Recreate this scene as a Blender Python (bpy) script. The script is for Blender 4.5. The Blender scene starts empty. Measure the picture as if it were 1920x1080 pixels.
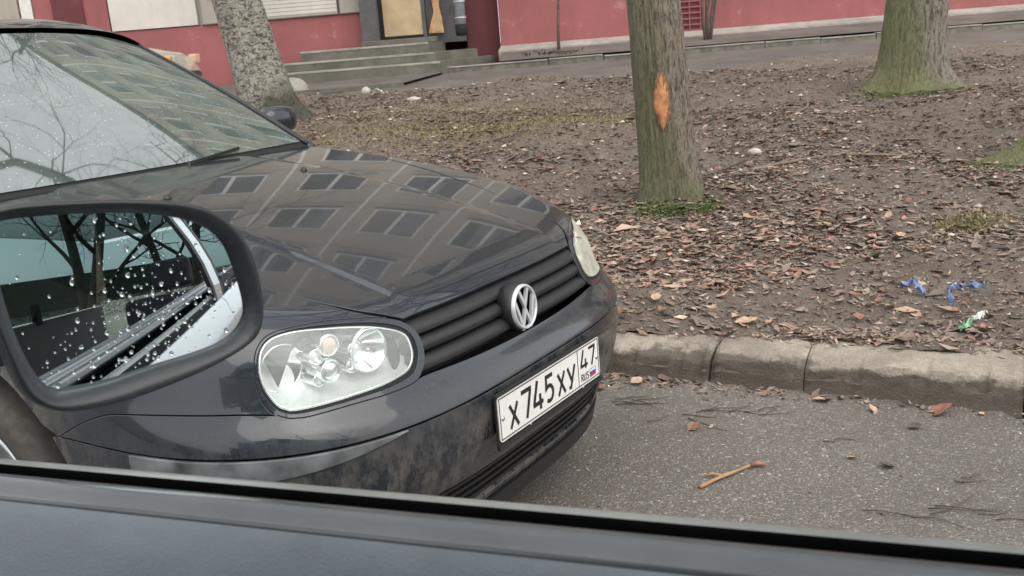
import bpy, bmesh, math, random
import numpy as np
from mathutils import Vector, Matrix
from mathutils.geometry import delaunay_2d_cdt
random.seed(7); RNG = np.random.default_rng(7)
D = math.radians
S = bpy.context.scene
C = S.collection
# ------------------------------------------------------------------ camera, sky, sun, exposure
F_PX, PITCH, ROLL, CAMH = 1850.0, D(14.3), D(3.2), 1.325
cd = bpy.data.cameras.new('camera'); cam = bpy.data.objects.new('camera', cd); C.objects.link(cam)
cd.sensor_width = 36; cd.lens = 36 * F_PX / 1920; cd.clip_start = 0.05; cd.clip_end = 2000
fw = Vector((0, math.cos(PITCH), -math.sin(PITCH))); r0 = Vector((1, 0, 0)); u0 = r0.cross(fw)
rt = r0 * math.cos(ROLL) - u0 * math.sin(ROLL); up = rt.cross(fw)
cam.matrix_world = Matrix(((rt.x, up.x, -fw.x, 0), (rt.y, up.y, -fw.y, 0), (rt.z, up.z, -fw.z, CAMH), (0, 0, 0, 1)))
cd.dof.use_dof = True; cd.dof.focus_distance = 2.3; cd.dof.aperture_fstop = 15
S.camera = cam
SUN_EL, SUN_AZ = D(48), D(150)
wd = bpy.data.worlds.new('World'); S.world = wd; wd.use_nodes = True
nt = wd.node_tree; nt.nodes.clear()
sky = nt.nodes.new('ShaderNodeTexSky'); sky.sky_type = 'NISHITA'; sky.sun_disc = False
sky.sun_elevation = SUN_EL; sky.sun_rotation = SUN_AZ; sky.dust_density = 3.0; sky.air_density = 1.0
hs = nt.nodes.new('ShaderNodeHueSaturation'); hs.inputs['Saturation'].default_value = 0.22
mx = nt.nodes.new('ShaderNodeMixRGB'); mx.inputs[0].default_value = 0.62; mx.inputs[2].default_value = (8.8, 9.0, 9.25, 1)   # even cloud cover
bg = nt.nodes.new('ShaderNodeBackground'); bg.inputs[1].default_value = 0.115
wo = nt.nodes.new('ShaderNodeOutputWorld')
nt.links.new(sky.outputs[0], hs.inputs['Color']); nt.links.new(hs.outputs[0], mx.inputs[1])
nt.links.new(mx.outputs[0], bg.inputs[0]); nt.links.new(bg.outputs[0], wo.inputs[0])
sl = bpy.data.lights.new('sun', 'SUN'); sl.energy = 1.3; sl.angle = D(75); sl.color = (1, .93, .85)
so = bpy.data.objects.new('sun', sl); C.objects.link(so)
sd = Vector((math.sin(SUN_AZ) * math.cos(SUN_EL), math.cos(SUN_AZ) * math.cos(SUN_EL), math.sin(SUN_EL)))
so.rotation_euler = sd.to_track_quat('Z', 'Y').to_euler()
S.view_settings.view_transform = 'Standard'; S.view_settings.look = 'None'
S.view_settings.exposure = 1.05; S.view_settings.gamma = 1.0
S.render.engine = 'CYCLES'

# ------------------------------------------------------------------ materials
class NB:
    def __init__(s, name):
        s.m = bpy.data.materials.new(name); s.m.use_nodes = True; s.t = s.m.node_tree; s.t.nodes.clear()
        s.out = s.t.nodes.new('ShaderNodeOutputMaterial')
    def n(s, ty, ins=None, **kw):
        nd = s.t.nodes.new(ty)
        for k, v in kw.items(): setattr(nd, k, v)
        for k, v in (ins or {}).items():
            if isinstance(v, tuple) and len(v) == 2 and hasattr(v[0], 'outputs'): s.t.links.new(v[0].outputs[v[1]], nd.inputs[k])
            elif hasattr(v, 'outputs'): s.t.links.new(v.outputs[0], nd.inputs[k])
            else:
                if isinstance(v, tuple) and len(v) == 3 and nd.inputs[k].type == 'RGBA': v = v + (1,)
                nd.inputs[k].default_value = v
        return nd
    def obj(s): return (s.n('ShaderNodeTexCoord'), 'Object')
    def noise(s, scale, detail=4, rough=.55, vec=None, dist=0):
        return s.n('ShaderNodeTexNoise', {'Vector': vec or s.obj(), 'Scale': scale, 'Detail': detail, 'Roughness': rough, 'Distortion': dist})
    def ramp(s, fac, stops):
        r = s.n('ShaderNodeValToRGB', {'Fac': fac}); e = r.color_ramp.elements
        while len(e) < len(stops): e.new(.5)
        for q, (p, c) in zip(e, stops):
            q.position = p; q.color = (c, c, c, 1) if not isinstance(c, tuple) else c + (1,)
        return r
    def mix(s, f, a, b, bt='MIX'): return s.n('ShaderNodeMixRGB', {0: f, 1: a, 2: b}, blend_type=bt)
    def math(s, op, a, b=0.0, clamp=False): return s.n('ShaderNodeMath', {0: a, 1: b}, operation=op, use_clamp=clamp)
    def map(s, v, scale): return s.n('ShaderNodeMapping', {'Vector': v, 'Scale': scale})
    def bump(s, h, strength, dist=.01): return s.n('ShaderNodeBump', {'Height': h, 'Strength': strength, 'Distance': dist})
    def fin(s, **ins):
        p = s.n('ShaderNodeBsdfPrincipled', {k.replace('_', ' '): v for k, v in ins.items()})
        s.t.links.new(p.outputs[0], s.out.inputs[0]); return s.m
    def shader(s, nd): s.t.links.new(nd.outputs[0], s.out.inputs[0]); return s.m
M = {}
def simple(name, col, rough=.6, metal=0, var=.12, scale=20, bump=0, coat=0, spec=.5):
    b = NB(name); nz = b.noise(scale, 5)
    c1 = tuple(x * (1 - var) for x in col); c2 = tuple(min(1, x * (1 + var)) for x in col)
    c = b.ramp(nz, [(.3, c1), (.7, c2)])
    kw = dict(Base_Color=c, Roughness=rough, Metallic=metal, Coat_Weight=coat, Specular_IOR_Level=spec)
    if bump: kw['Normal'] = b.bump(nz, bump, .005)
    M[name] = b.fin(**kw); return M[name]
# car paint with dust film and dirt that thickens towards the sills
def paint(name, base, dirtcol=(.125, .115, .100)):
    b = NB(name); o = b.obj(); sp = b.n('ShaderNodeSeparateXYZ', {0: o})
    low = b.n('ShaderNodeMapRange', {'Value': (sp, 'Z'), 'From Min': .60, 'From Max': .40, 'To Min': 0.0, 'To Max': 1.0})
    streak = b.noise(1, 8, .8, b.map(o, (38, 38, 16)))
    blot = b.noise(7, 6, .72, o); fine = b.noise(190, 3, .7, o)
    d1 = b.ramp(b.math('MULTIPLY', b.math('ADD', streak, blot), .5), [(.45, 0), (.56, 1)])
    dirt = b.math('MULTIPLY', b.math('MULTIPLY', d1, low), .8)
    film = b.ramp(b.math('ADD', b.math('MULTIPLY', blot, .7), b.math('MULTIPLY', fine, .3)), [(.38, .0), (.66, .045)])
    spots = b.ramp(b.n('ShaderNodeTexVoronoi', {'Vector': o, 'Scale': 42.0}), [(.045, 1), (.075, 0)])
    smask = b.ramp(b.noise(3.2, 3, .5, o), [(.54, 0), (.62, .5)])
    ax = b.math('ADD', (sp, 'X'), 1.10); az_ = b.math('SUBTRACT', (sp, 'Z'), .31); rr = b.math('SQRT', b.math('ADD', b.math('MULTIPLY', ax, ax), b.math('MULTIPLY', az_, az_)))
    arc = b.n('ShaderNodeMapRange', {'Value': b.math('ADD', rr, b.math('MULTIPLY', b.math('SUBTRACT', blot, .5), .35)), 'From Min': .40, 'From Max': .52, 'To Min': .85, 'To Max': 0.0})
    dirt = b.math('MAXIMUM', dirt, b.math('MULTIPLY', arc, d1))
    tot = b.math('ADD', b.math('ADD', dirt, film), b.math('MULTIPLY', spots, smask), True)
    col = b.mix(tot, base, dirtcol)
    rg = b.math('ADD', b.math('MULTIPLY', tot, .7), .22, True)
    cr = b.math('ADD', b.math('MULTIPLY', tot, .5), .022, True)
    cw = b.math('SUBTRACT', 1.0, b.math('MULTIPLY', dirt, 1.2), True)
    wav = b.noise(2.2, 1, .3, o)
    bm = b.bump(wav, .008, .02)
    M[name] = b.fin(Base_Color=col, Metallic=.0, Specular_IOR_Level=.25, Roughness=rg, Coat_Weight=cw, Coat_Roughness=cr, Coat_IOR=1.43, Normal=bm, Coat_Normal=bm)
paint('dark_paint', (.0105, .0150, .0215))
simple('black_plastic', (.012, .012, .013), .5, var=.3, scale=60, bump=.1)
simple('matte_black', (.006, .006, .006), .85)
simple('groove_black', (.003, .003, .0032), .9, spec=.0)
simple('bezel_black', (.009, .009, .01), .7, spec=.3)
simple('rubber', (.014, .014, .015), .55, var=.3, scale=90)
simple('dusty_plastic', (.095, .102, .106), .42, var=.75, scale=12, bump=.05)
simple('chrome', (.82, .84, .85), .1, 1, var=.03, scale=9)
simple('soft_chrome', (.74, .77, .76), .38, .5, var=.10, scale=30)
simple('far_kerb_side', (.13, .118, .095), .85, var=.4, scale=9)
simple('emblem_chrome', (.55, .56, .58), .3, .35, var=.08, scale=80)
simple('bulb_glass', (.62, .53, .40), .3, .2, var=.2, scale=160)
simple('tyre', (.045, .040, .034), .85, var=.3, scale=50, bump=.2)
simple('silver_rim', (.5, .51, .52), .3, .8, var=.1)
simple('mud', (.10, .088, .07), .9, var=.6, scale=30, bump=.6)
simple('plate_white', (.68, .68, .65), .35, var=.05, scale=70, coat=.3)
simple('ink_black', (.012, .012, .012), .4)
simple('ink_red', (.45, .03, .03), .4); simple('ink_blue', (.03, .06, .35), .4)
simple('headliner_grey', (.32, .32, .31), .9, var=.05); simple('seat_cloth', (.05, .05, .055), .9, var=.3)
simple('white_paint', (.74, .75, .76), .25, var=.02, coat=.8)
simple('beige_paint', (.42, .37, .29), .3, var=.03, coat=.8)
simple('orange_lens', (.75, .28, .05), .25, var=.1)
simple('screw_metal', (.45, .45, .43), .4, .8)
simple('wiper_black', (.01, .01, .01), .45)
# glass kinds (clear film over a fresnel reflection)
def glass(name, tint, refl=.9, dust=0.0, dustcol=(.5, .52, .5), rough=.01, ior=1.5, dirtmap=None, wav=0):
    b = NB(name); o = b.obj()
    tr = b.n('ShaderNodeBsdfTransparent', {'Color': tint}); gl = b.n('ShaderNodeBsdfGlossy', {'Color': (refl, refl, refl), 'Roughness': rough})
    bf = b.n('ShaderNodeNewGeometry'); fr = b.n('ShaderNodeFresnel', {'IOR': b.n('ShaderNodeMapRange', {'Value': (bf, 'Backfacing'), 'To Min': ior, 'To Max': 1 / ior})})
    if wav:
        bm = b.bump(b.noise(3, 1, .3, o), wav, .02); b.t.links.new(bm.outputs[0], gl.inputs['Normal']); 
    m1 = b.n('ShaderNodeMixShader', {0: fr, 1: tr, 2: gl})
    if dust:
        df = b.n('ShaderNodeBsdfDiffuse', {'Color': dustcol})
        nz = b.ramp(b.noise(13, 6, .7, o), [(.3, dust * .6), (.75, dust * 1.4)])
        fac = nz
        if dirtmap: fac = dirtmap(b, o, nz)
        m1 = b.n('ShaderNodeMixShader', {0: fac, 1: m1, 2: df})
    M[name] = b.shader(m1)
def ws_dirt(b, o, nz):
    sp = b.n('ShaderNodeSeparateXYZ', {0: o})
    # dry specks along the unswept parts of the screen
    v = b.ramp(b.n('ShaderNodeTexVoronoi', {'Vector': o, 'Scale': 60.0}), [(.10, .6), (.17, 0)])
    msk = b.ramp(b.noise(3.2, 3, .5, o), [(.38, 0), (.56, 1)])
    return b.math('ADD', nz, b.math('MULTIPLY', v, msk), True)
glass('windscreen_glass', (.34, .46, .40), .98, .14, (.36, .46, .42), .022, 3.0, ws_dirt, .02)
glass('side_glass', (.18, .22, .20), .9, .03, ior=1.5)
glass('aged_lens', (.8, .8, .72), .9, .62, (.50, .49, .41), .04, 1.5)
glass('tint_glass', (.42, .50, .49), .3, 0, ior=1.5)
glass('lens_glass', (.95, .97, .96), .9, .23, (.68, .72, .69), .03, 1.5)
b = NB('mirror_silver'); M['mirror_silver'] = b.shader(b.n('ShaderNodeBsdfGlossy', {'Color': (.62, .68, .70), 'Roughness': .004}))
glass('water', (.95, .95, .95), 1, ior=1.75)
b = NB('pane_glass'); nz = b.noise(1.2, 2)
M['pane_glass'] = b.fin(Base_Color=b.ramp(nz, [(.3, (.012, .015, .02)), (.7, (.035, .042, .052))]), Roughness=.06, Specular_IOR_Level=.7)
# interior door plastic: fine grain, faint wipe marks
b = NB('trim_grain'); o = b.obj(); gr = b.n('ShaderNodeTexVoronoi', {'Vector': o, 'Scale': 620.0}); sm_ = b.noise(5, 5, .6, b.map(o, (1, 1, 3)))
M['trim_grain'] = b.fin(Base_Color=b.ramp(sm_, [(.3, (.070, .080, .094)), (.75, (.150, .168, .192))]), Roughness=b.ramp(sm_, [(.3, .42), (.7, .6)]), Normal=b.bump(b.math('ADD', gr, b.noise(300, 3, .6, o)), .45, .001))
b = NB('trim_satin'); o = b.obj(); sm_ = b.noise(9, 4, .6, b.map(o, (1, 1, 4)))
M['trim_satin'] = b.fin(Base_Color=b.ramp(sm_, [(.3, (.045, .047, .051)), (.7, (.075, .079, .085))]), Roughness=.2, Specular_IOR_Level=.8, Normal=b.bump(b.noise(260, 3, .6, o), .05, .001))
simple('seal_face', (.20, .205, .195), .32, var=.2, scale=14)
simple('mirror_shell', (.016, .018, .021), .42, var=.2, scale=160, bump=.12)
# ground things
b = NB('asphalt'); o = b.obj(); big = b.noise(.9, 5, .6, o); fine = b.noise(90, 4, .75, o); v1 = b.n('ShaderNodeTexVoronoi', {'Vector': o, 'Scale': 170.0}); v2 = b.n('ShaderNodeTexVoronoi', {'Vector': o, 'Scale': 120.0})
base = b.ramp(fine, [(.3, (.075, .067, .059)), (.7, (.19, .168, .147))])
st = b.mix(b.ramp((v1, 'Color'), [(.70, 0), (.84, .62)]), base, (.34, .32, .29))
st2 = b.mix(b.ramp((v2, 'Color'), [(.87, 0), (.92, .6)]), st, (.52, .49, .45))
dk = b.mix(b.ramp(big, [(.32, 0), (.68, .5)]), st2, (.070, .060, .051))
M['asphalt'] = b.fin(Base_Color=dk, Roughness=b.ramp(big, [(.3, .78), (.7, .42)]), Normal=b.bump(b.math('SUBTRACT', fine, (v1)), .75, .004))
b = NB('soil'); o = b.obj(); big = b.noise(.8, 5, .6, o); mid = b.noise(9, 6, .7, o); fine = b.noise(120, 4, .75, o)
c = b.ramp(mid, [(.28, (.150, .113, .088)), (.5, (.235, .184, .147)), (.75, (.33, .265, .213))])
c = b.mix(.6, c, b.ramp(fine, [(.3, .25), (.7, .95)]), 'MULTIPLY')
g = b.ramp(b.noise(1.1, 4, .6, o), [(.56, 0), (.70, .55)])
c = b.mix(g, c, (.085, .082, .030))
M['soil'] = b.fin(Base_Color=c, Roughness=.85, Normal=b.bump(b.math('ADD', fine, mid), 1.0, .02))
def concrete(name, col, sc=1.0, stain=.5, moss=0, foot=None):
    b = NB(name); o = b.obj(); n1 = b.noise(3.5 * sc, 7, .68, o); n2 = b.noise(60 * sc, 5, .75, o); n3 = b.noise(1.1 * sc, 4, .6, b.map(o, (1, 1, .4)))
    c = b.ramp(n1, [(.3, tuple(x * .55 for x in col)), (.65, col)])
    c = b.mix(.55, c, b.ramp(n2, [(.3, .35), (.62, 1.0)]), 'MULTIPLY')
    c = b.mix(b.ramp(n3, [(.48, 0), (.72, stain)]), c, tuple(x * .3 for x in col))
    if moss: c = b.mix(b.ramp(b.noise(4, 5, .7, o), [(.52, 0), (.68, moss)]), c, (.05, .06, .022))
    if foot:   # damp grime that has crept up the face
        sp = b.n('ShaderNodeSeparateXYZ', {0: o}); hh = b.math('ADD', (sp, 'Z'), b.math('MULTIPLY', b.math('SUBTRACT', b.noise(7, 5, .7, o), .5), .11))
        f = b.n('ShaderNodeMapRange', {'Value': hh, 'From Min': .088, 'From Max': .102, 'To Min': .85, 'To Max': 0.0}); c = b.mix(f, c, (.075, .060, .047))
    M[name] = b.fin(Base_Color=c, Roughness=.8, Normal=b.bump(b.math('ADD', n1, n2), .8, .014))
concrete('kerb_concrete', (.46, .395, .32), 1.6, .45, foot=(.045, .13))
concrete('step_concrete', (.17, .16, .13), .8, .45, .5)
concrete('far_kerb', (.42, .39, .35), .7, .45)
concrete('pavement', (.17, .145, .13), .5, .5)
concrete('light_concrete', (.42, .39, .34), .7, .35)
concrete('jamb_concrete', (.13, .125, .125), .5, .5)
def plaster(name, col, patch, pf=.6, sc=.8):
    b = NB(name); o = b.obj(); n1 = b.noise(sc, 6, .66, o); n2 = b.noise(40, 5, .7, o); n3 = b.noise(1, 5, .7, b.map(o, (2.2, 2.2, .35)))
    c = b.ramp(n1, [(.3, tuple(x * .78 for x in col)), (.7, tuple(min(1, x * 1.12) for x in col))])
    c = b.mix(b.ramp(b.noise(1.6, 6, .7, o), [(.60, 0), (.66, pf)]), c, patch)
    c = b.mix(b.ramp(n3, [(.5, 0), (.8, .45)]), c, tuple(x * .6 for x in col))
    M[name] = b.fin(Base_Color=c, Roughness=.85, Normal=b.bump(n2, .35, .01))
plaster('red_plaster', (.27, .088, .088), (.36, .20, .185), .7)
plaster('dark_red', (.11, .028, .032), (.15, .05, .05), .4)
plaster('beige_panel', (.33, .295, .245), (.22, .20, .165), .8, .5)
plaster('pale_panel', (.52, .49, .43), (.44, .42, .38), .4, .5)
plaster('grey_joint', (.44, .42, .38), (.36, .34, .30), .3)
simple('dark_green', (.055, .068, .045), .9, var=.4, scale=3); simple('curtain_pale', (.16, .155, .14), .9); simple('curtain_dull', (.075, .08, .085), .9); simple('window_frame', (.55, .54, .50), .5); simple('roof_felt', (.05, .05, .05), .9)
simple('ochre_door', (.40, .30, .17), .55, var=.18, scale=4, bump=.05)
simple('raw_board', (.42, .24, .11), .7, var=.45, scale=6)
simple('galvanised', (.36, .38, .40), .5, .1, var=.25, scale=14)
simple('bare_twig', (.085, .062, .048), .8, var=.4, scale=20)
simple('pale_stick', (.33, .19, .10), .65, var=.35, scale=14, bump=.2)
simple('grey_stick', (.17, .135, .105), .8, var=.35, scale=14, bump=.2)
simple('blue_film', (.13, .18, .32), .35, var=.5, scale=40); simple('green_film', (.22, .46, .28), .3, var=.2, scale=40); simple('white_film', (.72, .72, .70), .35, var=.1, scale=30)
simple('stone_pale', (.42, .38, .33), .8, var=.35, scale=25, bump=.4)
simple('fresh_wood', (.37, .16, .065), .65, var=.5, scale=16, bump=.3)
simple('bark_scar', (.16, .075, .035), .8, var=.5, scale=30, bump=.4)
simple('moss', (.06, .085, .018), .95, var=.6, scale=40, bump=1)
def bark(name, c1, c2, mossc, side, mossamt, ns=42, zs=.10):
    b = NB(name); o = b.obj(); v = b.map(o, (1, 1, zs)); n1 = b.noise(ns, 6, .72, v, 1.0); n2 = b.noise(5, 5, .7, o); n3 = b.noise(150, 3, .7, o)
    c = b.ramp(n1, [(.40, c1), (.56, c2)]); c = b.mix(.6, c, b.ramp(n3, [(.3, .5), (.65, 1.1)]), 'MULTIPLY')
    at = b.n('ShaderNodeAttribute', attribute_name='lichen')
    f = b.ramp(b.math('ADD', b.math('MULTIPLY', (at, 'Fac'), 1.0), b.math('ADD', b.math('MULTIPLY', n2, .5), b.math('MULTIPLY', b.math('SUBTRACT', n1, .5), .6))), [(.50, 0), (.80, mossamt)])
    c = b.mix(f, c, b.mix(n3, tuple(x * .6 for x in mossc), mossc))
    M[name] = b.fin(Base_Color=c, Roughness=.88, Normal=b.bump(b.math('ADD', n1, b.math('MULTIPLY', n3, .3)), 1.0, .02))
bark('lime_bark', (.060, .048, .034), (.26, .22, .165), (.105, .115, .042), 0, .62, 60, .22)
bark('lime_bark_mossy', (.05, .045, .034), (.25, .225, .18), (.135, .145, .035), 0, .6, 40, .22)
bark('birch_bark', (.035, .031, .027), (.34, .32, .27), (.03, .033, .016), 0, .85, 16, 1.6)
b = NB('leaf_litter'); at = b.n('ShaderNodeAttribute', attribute_name='tone'); o = b.obj()
nz = b.noise(60, 3, .6, o)
M['leaf_litter'] = b.fin(Base_Color=b.mix(.35, (at, 'Color'), b.ramp(nz, [(.3, .4), (.7, 1.2)]), 'MULTIPLY'), Roughness=.6)
simple('brown_leaf', (.19, .10, .06), .6, var=.4, scale=60); simple('pale_leaf', (.36, .25, .17), .6, var=.3, scale=60); simple('red_leaf', (.22, .10, .07), .55, var=.4, scale=60)

# ------------------------------------------------------------------ helpers
def tag(o, label=None, cat=None, group=None, kind=None):
    if label: o['label'] = label
    if cat: o['category'] = cat
    if group: o['group'] = group
    if kind: o['kind'] = kind
    return o
def empty(name, loc=(0, 0, 0), rz=0, **kw):
    o = bpy.data.objects.new(name, None); C.objects.link(o); o.location = loc; o.rotation_euler = (0, 0, rz)
    o.empty_display_size = .1
    return tag(o, **kw)
def mesh(name, V, Fs, mat, parent=None, smooth=False, loc=None, **kw):
    me = bpy.data.meshes.new(name); me.from_pydata([tuple(map(float, v)) for v in V], [], [tuple(int(i) for i in f) for f in Fs]); me.validate(); me.update()
    if smooth: me.polygons.foreach_set('use_smooth', [True] * len(me.polygons))
    o = bpy.data.objects.new(name, me); C.objects.link(o)
    if isinstance(mat, (list, tuple)):
        for m in mat: me.materials.append(M[m])
    else: me.materials.append(M[mat])
    if parent: o.parent = parent
    if loc is not None: o.location = loc
    return tag(o, **kw)
def from_bm(name, bm, mat, parent=None, smooth=False, loc=None, **kw):
    me = bpy.data.meshes.new(name); bm.normal_update(); bm.to_mesh(me); bm.free()
    if smooth: me.polygons.foreach_set('use_smooth', [True] * len(me.polygons))
    me.materials.append(M[mat]); o = bpy.data.objects.new(name, me); C.objects.link(o)
    if parent: o.parent = parent
    if loc is not None: o.location = loc
    return tag(o, **kw)
def box(name, a, b_, mat, parent=None, bev=.0, seg=2, **kw):
    bm = bmesh.new(); bmesh.ops.create_cube(bm, size=1)
    for v in bm.verts:
        v.co = Vector(((a[0] + b_[0]) / 2 + v.co.x * (b_[0] - a[0]), (a[1] + b_[1]) / 2 + v.co.y * (b_[1] - a[1]), (a[2] + b_[2]) / 2 + v.co.z * (b_[2] - a[2])))
    if bev: bmesh.ops.bevel(bm, geom=bm.edges[:], offset=bev, segments=seg, affect='EDGES', profile=.6)
    return from_bm(name, bm, mat, parent, **kw)
def tube_arrays(pts, rad, n=8, caps=True, seedv=None):
    pts = [Vector(p) for p in pts]; V = []; Fs = []
    if not hasattr(rad, '__len__'): rad = [rad] * len(pts)
    ref = Vector((0, 0, 1))
    for i, p in enumerate(pts):
        t = (pts[min(i + 1, len(pts) - 1)] - pts[max(i - 1, 0)]).normalized()
        a = t.cross(ref if abs(t.z) < .95 else Vector((1, 0, 0))).normalized(); b2 = t.cross(a)
        for k in range(n):
            th = 2 * math.pi * k / n; V.append(p + (a * math.cos(th) + b2 * math.sin(th)) * rad[i])
    for i in range(len(pts) - 1):
        for k in range(n): Fs.append((i * n + k, i * n + (k + 1) % n, (i + 1) * n + (k + 1) % n, (i + 1) * n + k))
    if caps: Fs.append(tuple(range(n))[::-1]); Fs.append(tuple((len(pts) - 1) * n + k for k in range(n)))
    return V, Fs
def tube(name, pts, rad, mat, parent=None, n=8, smooth=True, **kw):
    V, Fs = tube_arrays(pts, rad, n); return mesh(name, V, Fs, mat, parent, smooth, **kw)
def lathe(name, prof, mat, parent=None, n=40, M4=None, smooth=True, **kw):
    """profile of (radius, height) round local z, placed by M4"""
    V = []; Fs = []
    for r, h in prof:
        for k in range(n): a = 2 * math.pi * k / n; V.append(Vector((r * math.cos(a), r * math.sin(a), h)))
    for i in range(len(prof) - 1):
        for k in range(n): Fs.append((i * n + k, i * n + (k + 1) % n, (i + 1) * n + (k + 1) % n, (i + 1) * n + k))
    if M4: V = [M4 @ v for v in V]
    return mesh(name, V, Fs, mat, parent, smooth, **kw)
def frame(origin, normal, upv=(0, 0, 1)):
    n = Vector(normal).normalized(); u = Vector(upv).cross(n).normalized(); v = n.cross(u)
    o = Vector(origin); return Matrix(((u.x, v.x, n.x, o.x), (u.y, v.y, n.y, o.y), (u.z, v.z, n.z, o.z), (0, 0, 0, 1)))
def ribbon(pts, w, z0, h, closed=False):
    """flat stroke of width w along 2D pts with mitred joints, as a thin prism"""
    n = len(pts); L = []; R = []
    for i in range(n):
        p = Vector(pts[i]); 
        a = Vector(pts[i - 1]) if (i > 0 or closed) else None; b2 = Vector(pts[(i + 1) % n]) if (i < n - 1 or closed) else None
        d1 = (p - a).normalized() if a is not None else None; d2 = (b2 - p).normalized() if b2 is not None else None
        if d1 is None: d1 = d2
        if d2 is None: d2 = d1
        n1 = Vector((-d1.y, d1.x)); n2 = Vector((-d2.y, d2.x)); m = (n1 + n2).normalized(); s = min(2.2, 1 / max(.3, m.dot(n1)))
        L.append(p + m * w / 2 * s); R.append(p - m * w / 2 * s)
    V = [(q.x, q.y, z0 + h) for q in L] + [(q.x, q.y, z0 + h) for q in R] + [(q.x, q.y, z0) for q in L] + [(q.x, q.y, z0) for q in R]
    Fs = []
    for i in range(n if closed else n - 1):
        j = (i + 1) % n
        Fs += [(n + i, n + j, j, i), (i, j, 2 * n + j, 2 * n + i), (n + j, n + i, 3 * n + i, 3 * n + j)]
    if not closed: Fs += [(0, 2 * n, 3 * n, n), (n - 1, 2 * n - 1, 4 * n - 1, 3 * n - 1)]
    return V, Fs
def merge(parts):
    V = []; Fs = []
    for v, f in parts:
        k = len(V); V += list(v); Fs += [tuple(i + k for i in q) for q in f]
    return V, Fs
def dup(o, parent=None, loc=None, rz=None):
    c = o.copy(); C.objects.link(c); c.parent = parent
    if loc is not None: c.location = loc
    if rz is not None: c.rotation_euler = (0, 0, rz)
    for ch in list(o.children): dup(ch, c)
    return c

# ------------------------------------------------------------------ terrain
T13 = math.tan(D(1.3))
def kerb_y(x): return 3.93 - .49 * x
def terr(x, y):
    x = np.asarray(x, float); y = np.asarray(y, float)
    b_ = .135 + .0415 * np.clip(np.minimum(y - 3.4, (y - kerb_y(x)) * 1.5), 0, 12.5) + T13 * np.clip(x, -12, 14) * np.clip((y - 3.4) / 8, 0, 1)
    return b_
_w = [(RNG.uniform(-1, 1, 2), RNG.uniform(0, 6.28)) for _ in range(60)]
def rough(x, y):
    z = np.zeros_like(x)
    for i, (d, ph) in enumerate(_w):
        f = 1.6 * 1.085 ** i; d = d / np.hypot(*d); z += np.sin((x * d[0] + y * d[1]) * f + ph) * (.022 / (f ** .75))
    return z
def grid(name, xs, ys, zf_, mat, keep=None, **kw):
    X, Y = np.meshgrid(xs, ys); Z = zf_(X, Y); nx, ny = len(xs), len(ys)
    V = np.stack([X.ravel(), Y.ravel(), Z.ravel()], 1); i = np.arange(nx * ny).reshape(ny, nx)
    Fq = np.stack([i[:-1, :-1].ravel(), i[:-1, 1:].ravel(), i[1:, 1:].ravel(), i[1:, :-1].ravel()], 1)
    if keep is not None:
        cx = V[Fq].mean(1); Fq = Fq[keep(cx[:, 0], cx[:, 1])]
    me = bpy.data.meshes.new(name); me.vertices.add(len(V)); me.vertices.foreach_set('co', V.ravel()); me.loops.add(Fq.size); me.loops.foreach_set('vertex_index', Fq.ravel().astype('i'))
    me.polygons.add(len(Fq)); me.polygons.foreach_set('loop_start', np.arange(0, Fq.size, 4, dtype='i')); me.update(calc_edges=True)
    me.polygons.foreach_set('use_smooth', [True] * len(Fq)); me.materials.append(M[mat]); me.validate()
    o = bpy.data.objects.new(name, me); C.objects.link(o); return tag(o, **kw)
# ground far and wide, under everything
grid('ground', np.linspace(-300, 300, 25), np.linspace(-300, 300, 25), lambda x, y: np.full_like(x, -.35), 'soil', kind='structure')
def road_z(x, y): return np.where(y > kerb_y(x) + .05, -.05, 0.0) + rough(x * 2, y * 2) * .05
grid('road', np.concatenate([np.linspace(-40, -4, 10), np.linspace(-3.8, 5, 90), np.linspace(6, 40, 12)]), np.concatenate([np.linspace(-9, 0, 10), np.linspace(.1, 6.4, 80), np.linspace(8, 22, 6)]), road_z, 'asphalt',
     keep=lambda x, y: (y < kerb_y(x) + .28) & (y > kerb_y(x) - 6.3), kind='structure')
mesh('verge', [(-40, kerb_y(-40) - 6.0, .03), (40, kerb_y(40) - 6.0, .03), (60, -60, .03), (-40, -60, .03)], [(0, 3, 2, 1)], 'dark_green', kind='structure')
def lawn_z(x, y):
    d = y - kerb_y(x); kh = np.interp(x, [-3, .3, .9, 1.6, 9], [.10, .105, .118, .135, .14]); s_ = np.clip((d - .23) / .30, 0, 1); s_ = s_ * s_ * (3 - 2 * s_)
    return (1 - s_) * (kh * .985 + rough(x * 3, y * 3) * .3) + s_ * lawn_top(x, y, d)
def lawn_top(x, y, d):
    return terr(x, y) + rough(x, y) * np.clip((d - .2) / .4, .15, 1) - .015 - .012 * np.clip((y - 15.5) / .45, 0, 1) + .022 * np.clip(1 - np.abs(d - .32) / .15, 0, 1) - .03 * np.clip((.28 - d) / .06, 0, 1) * 0 - .012 * np.clip((.9 - x) / .8, 0, .6) * np.clip((.6 - d) / .3, 0, 1)
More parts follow.
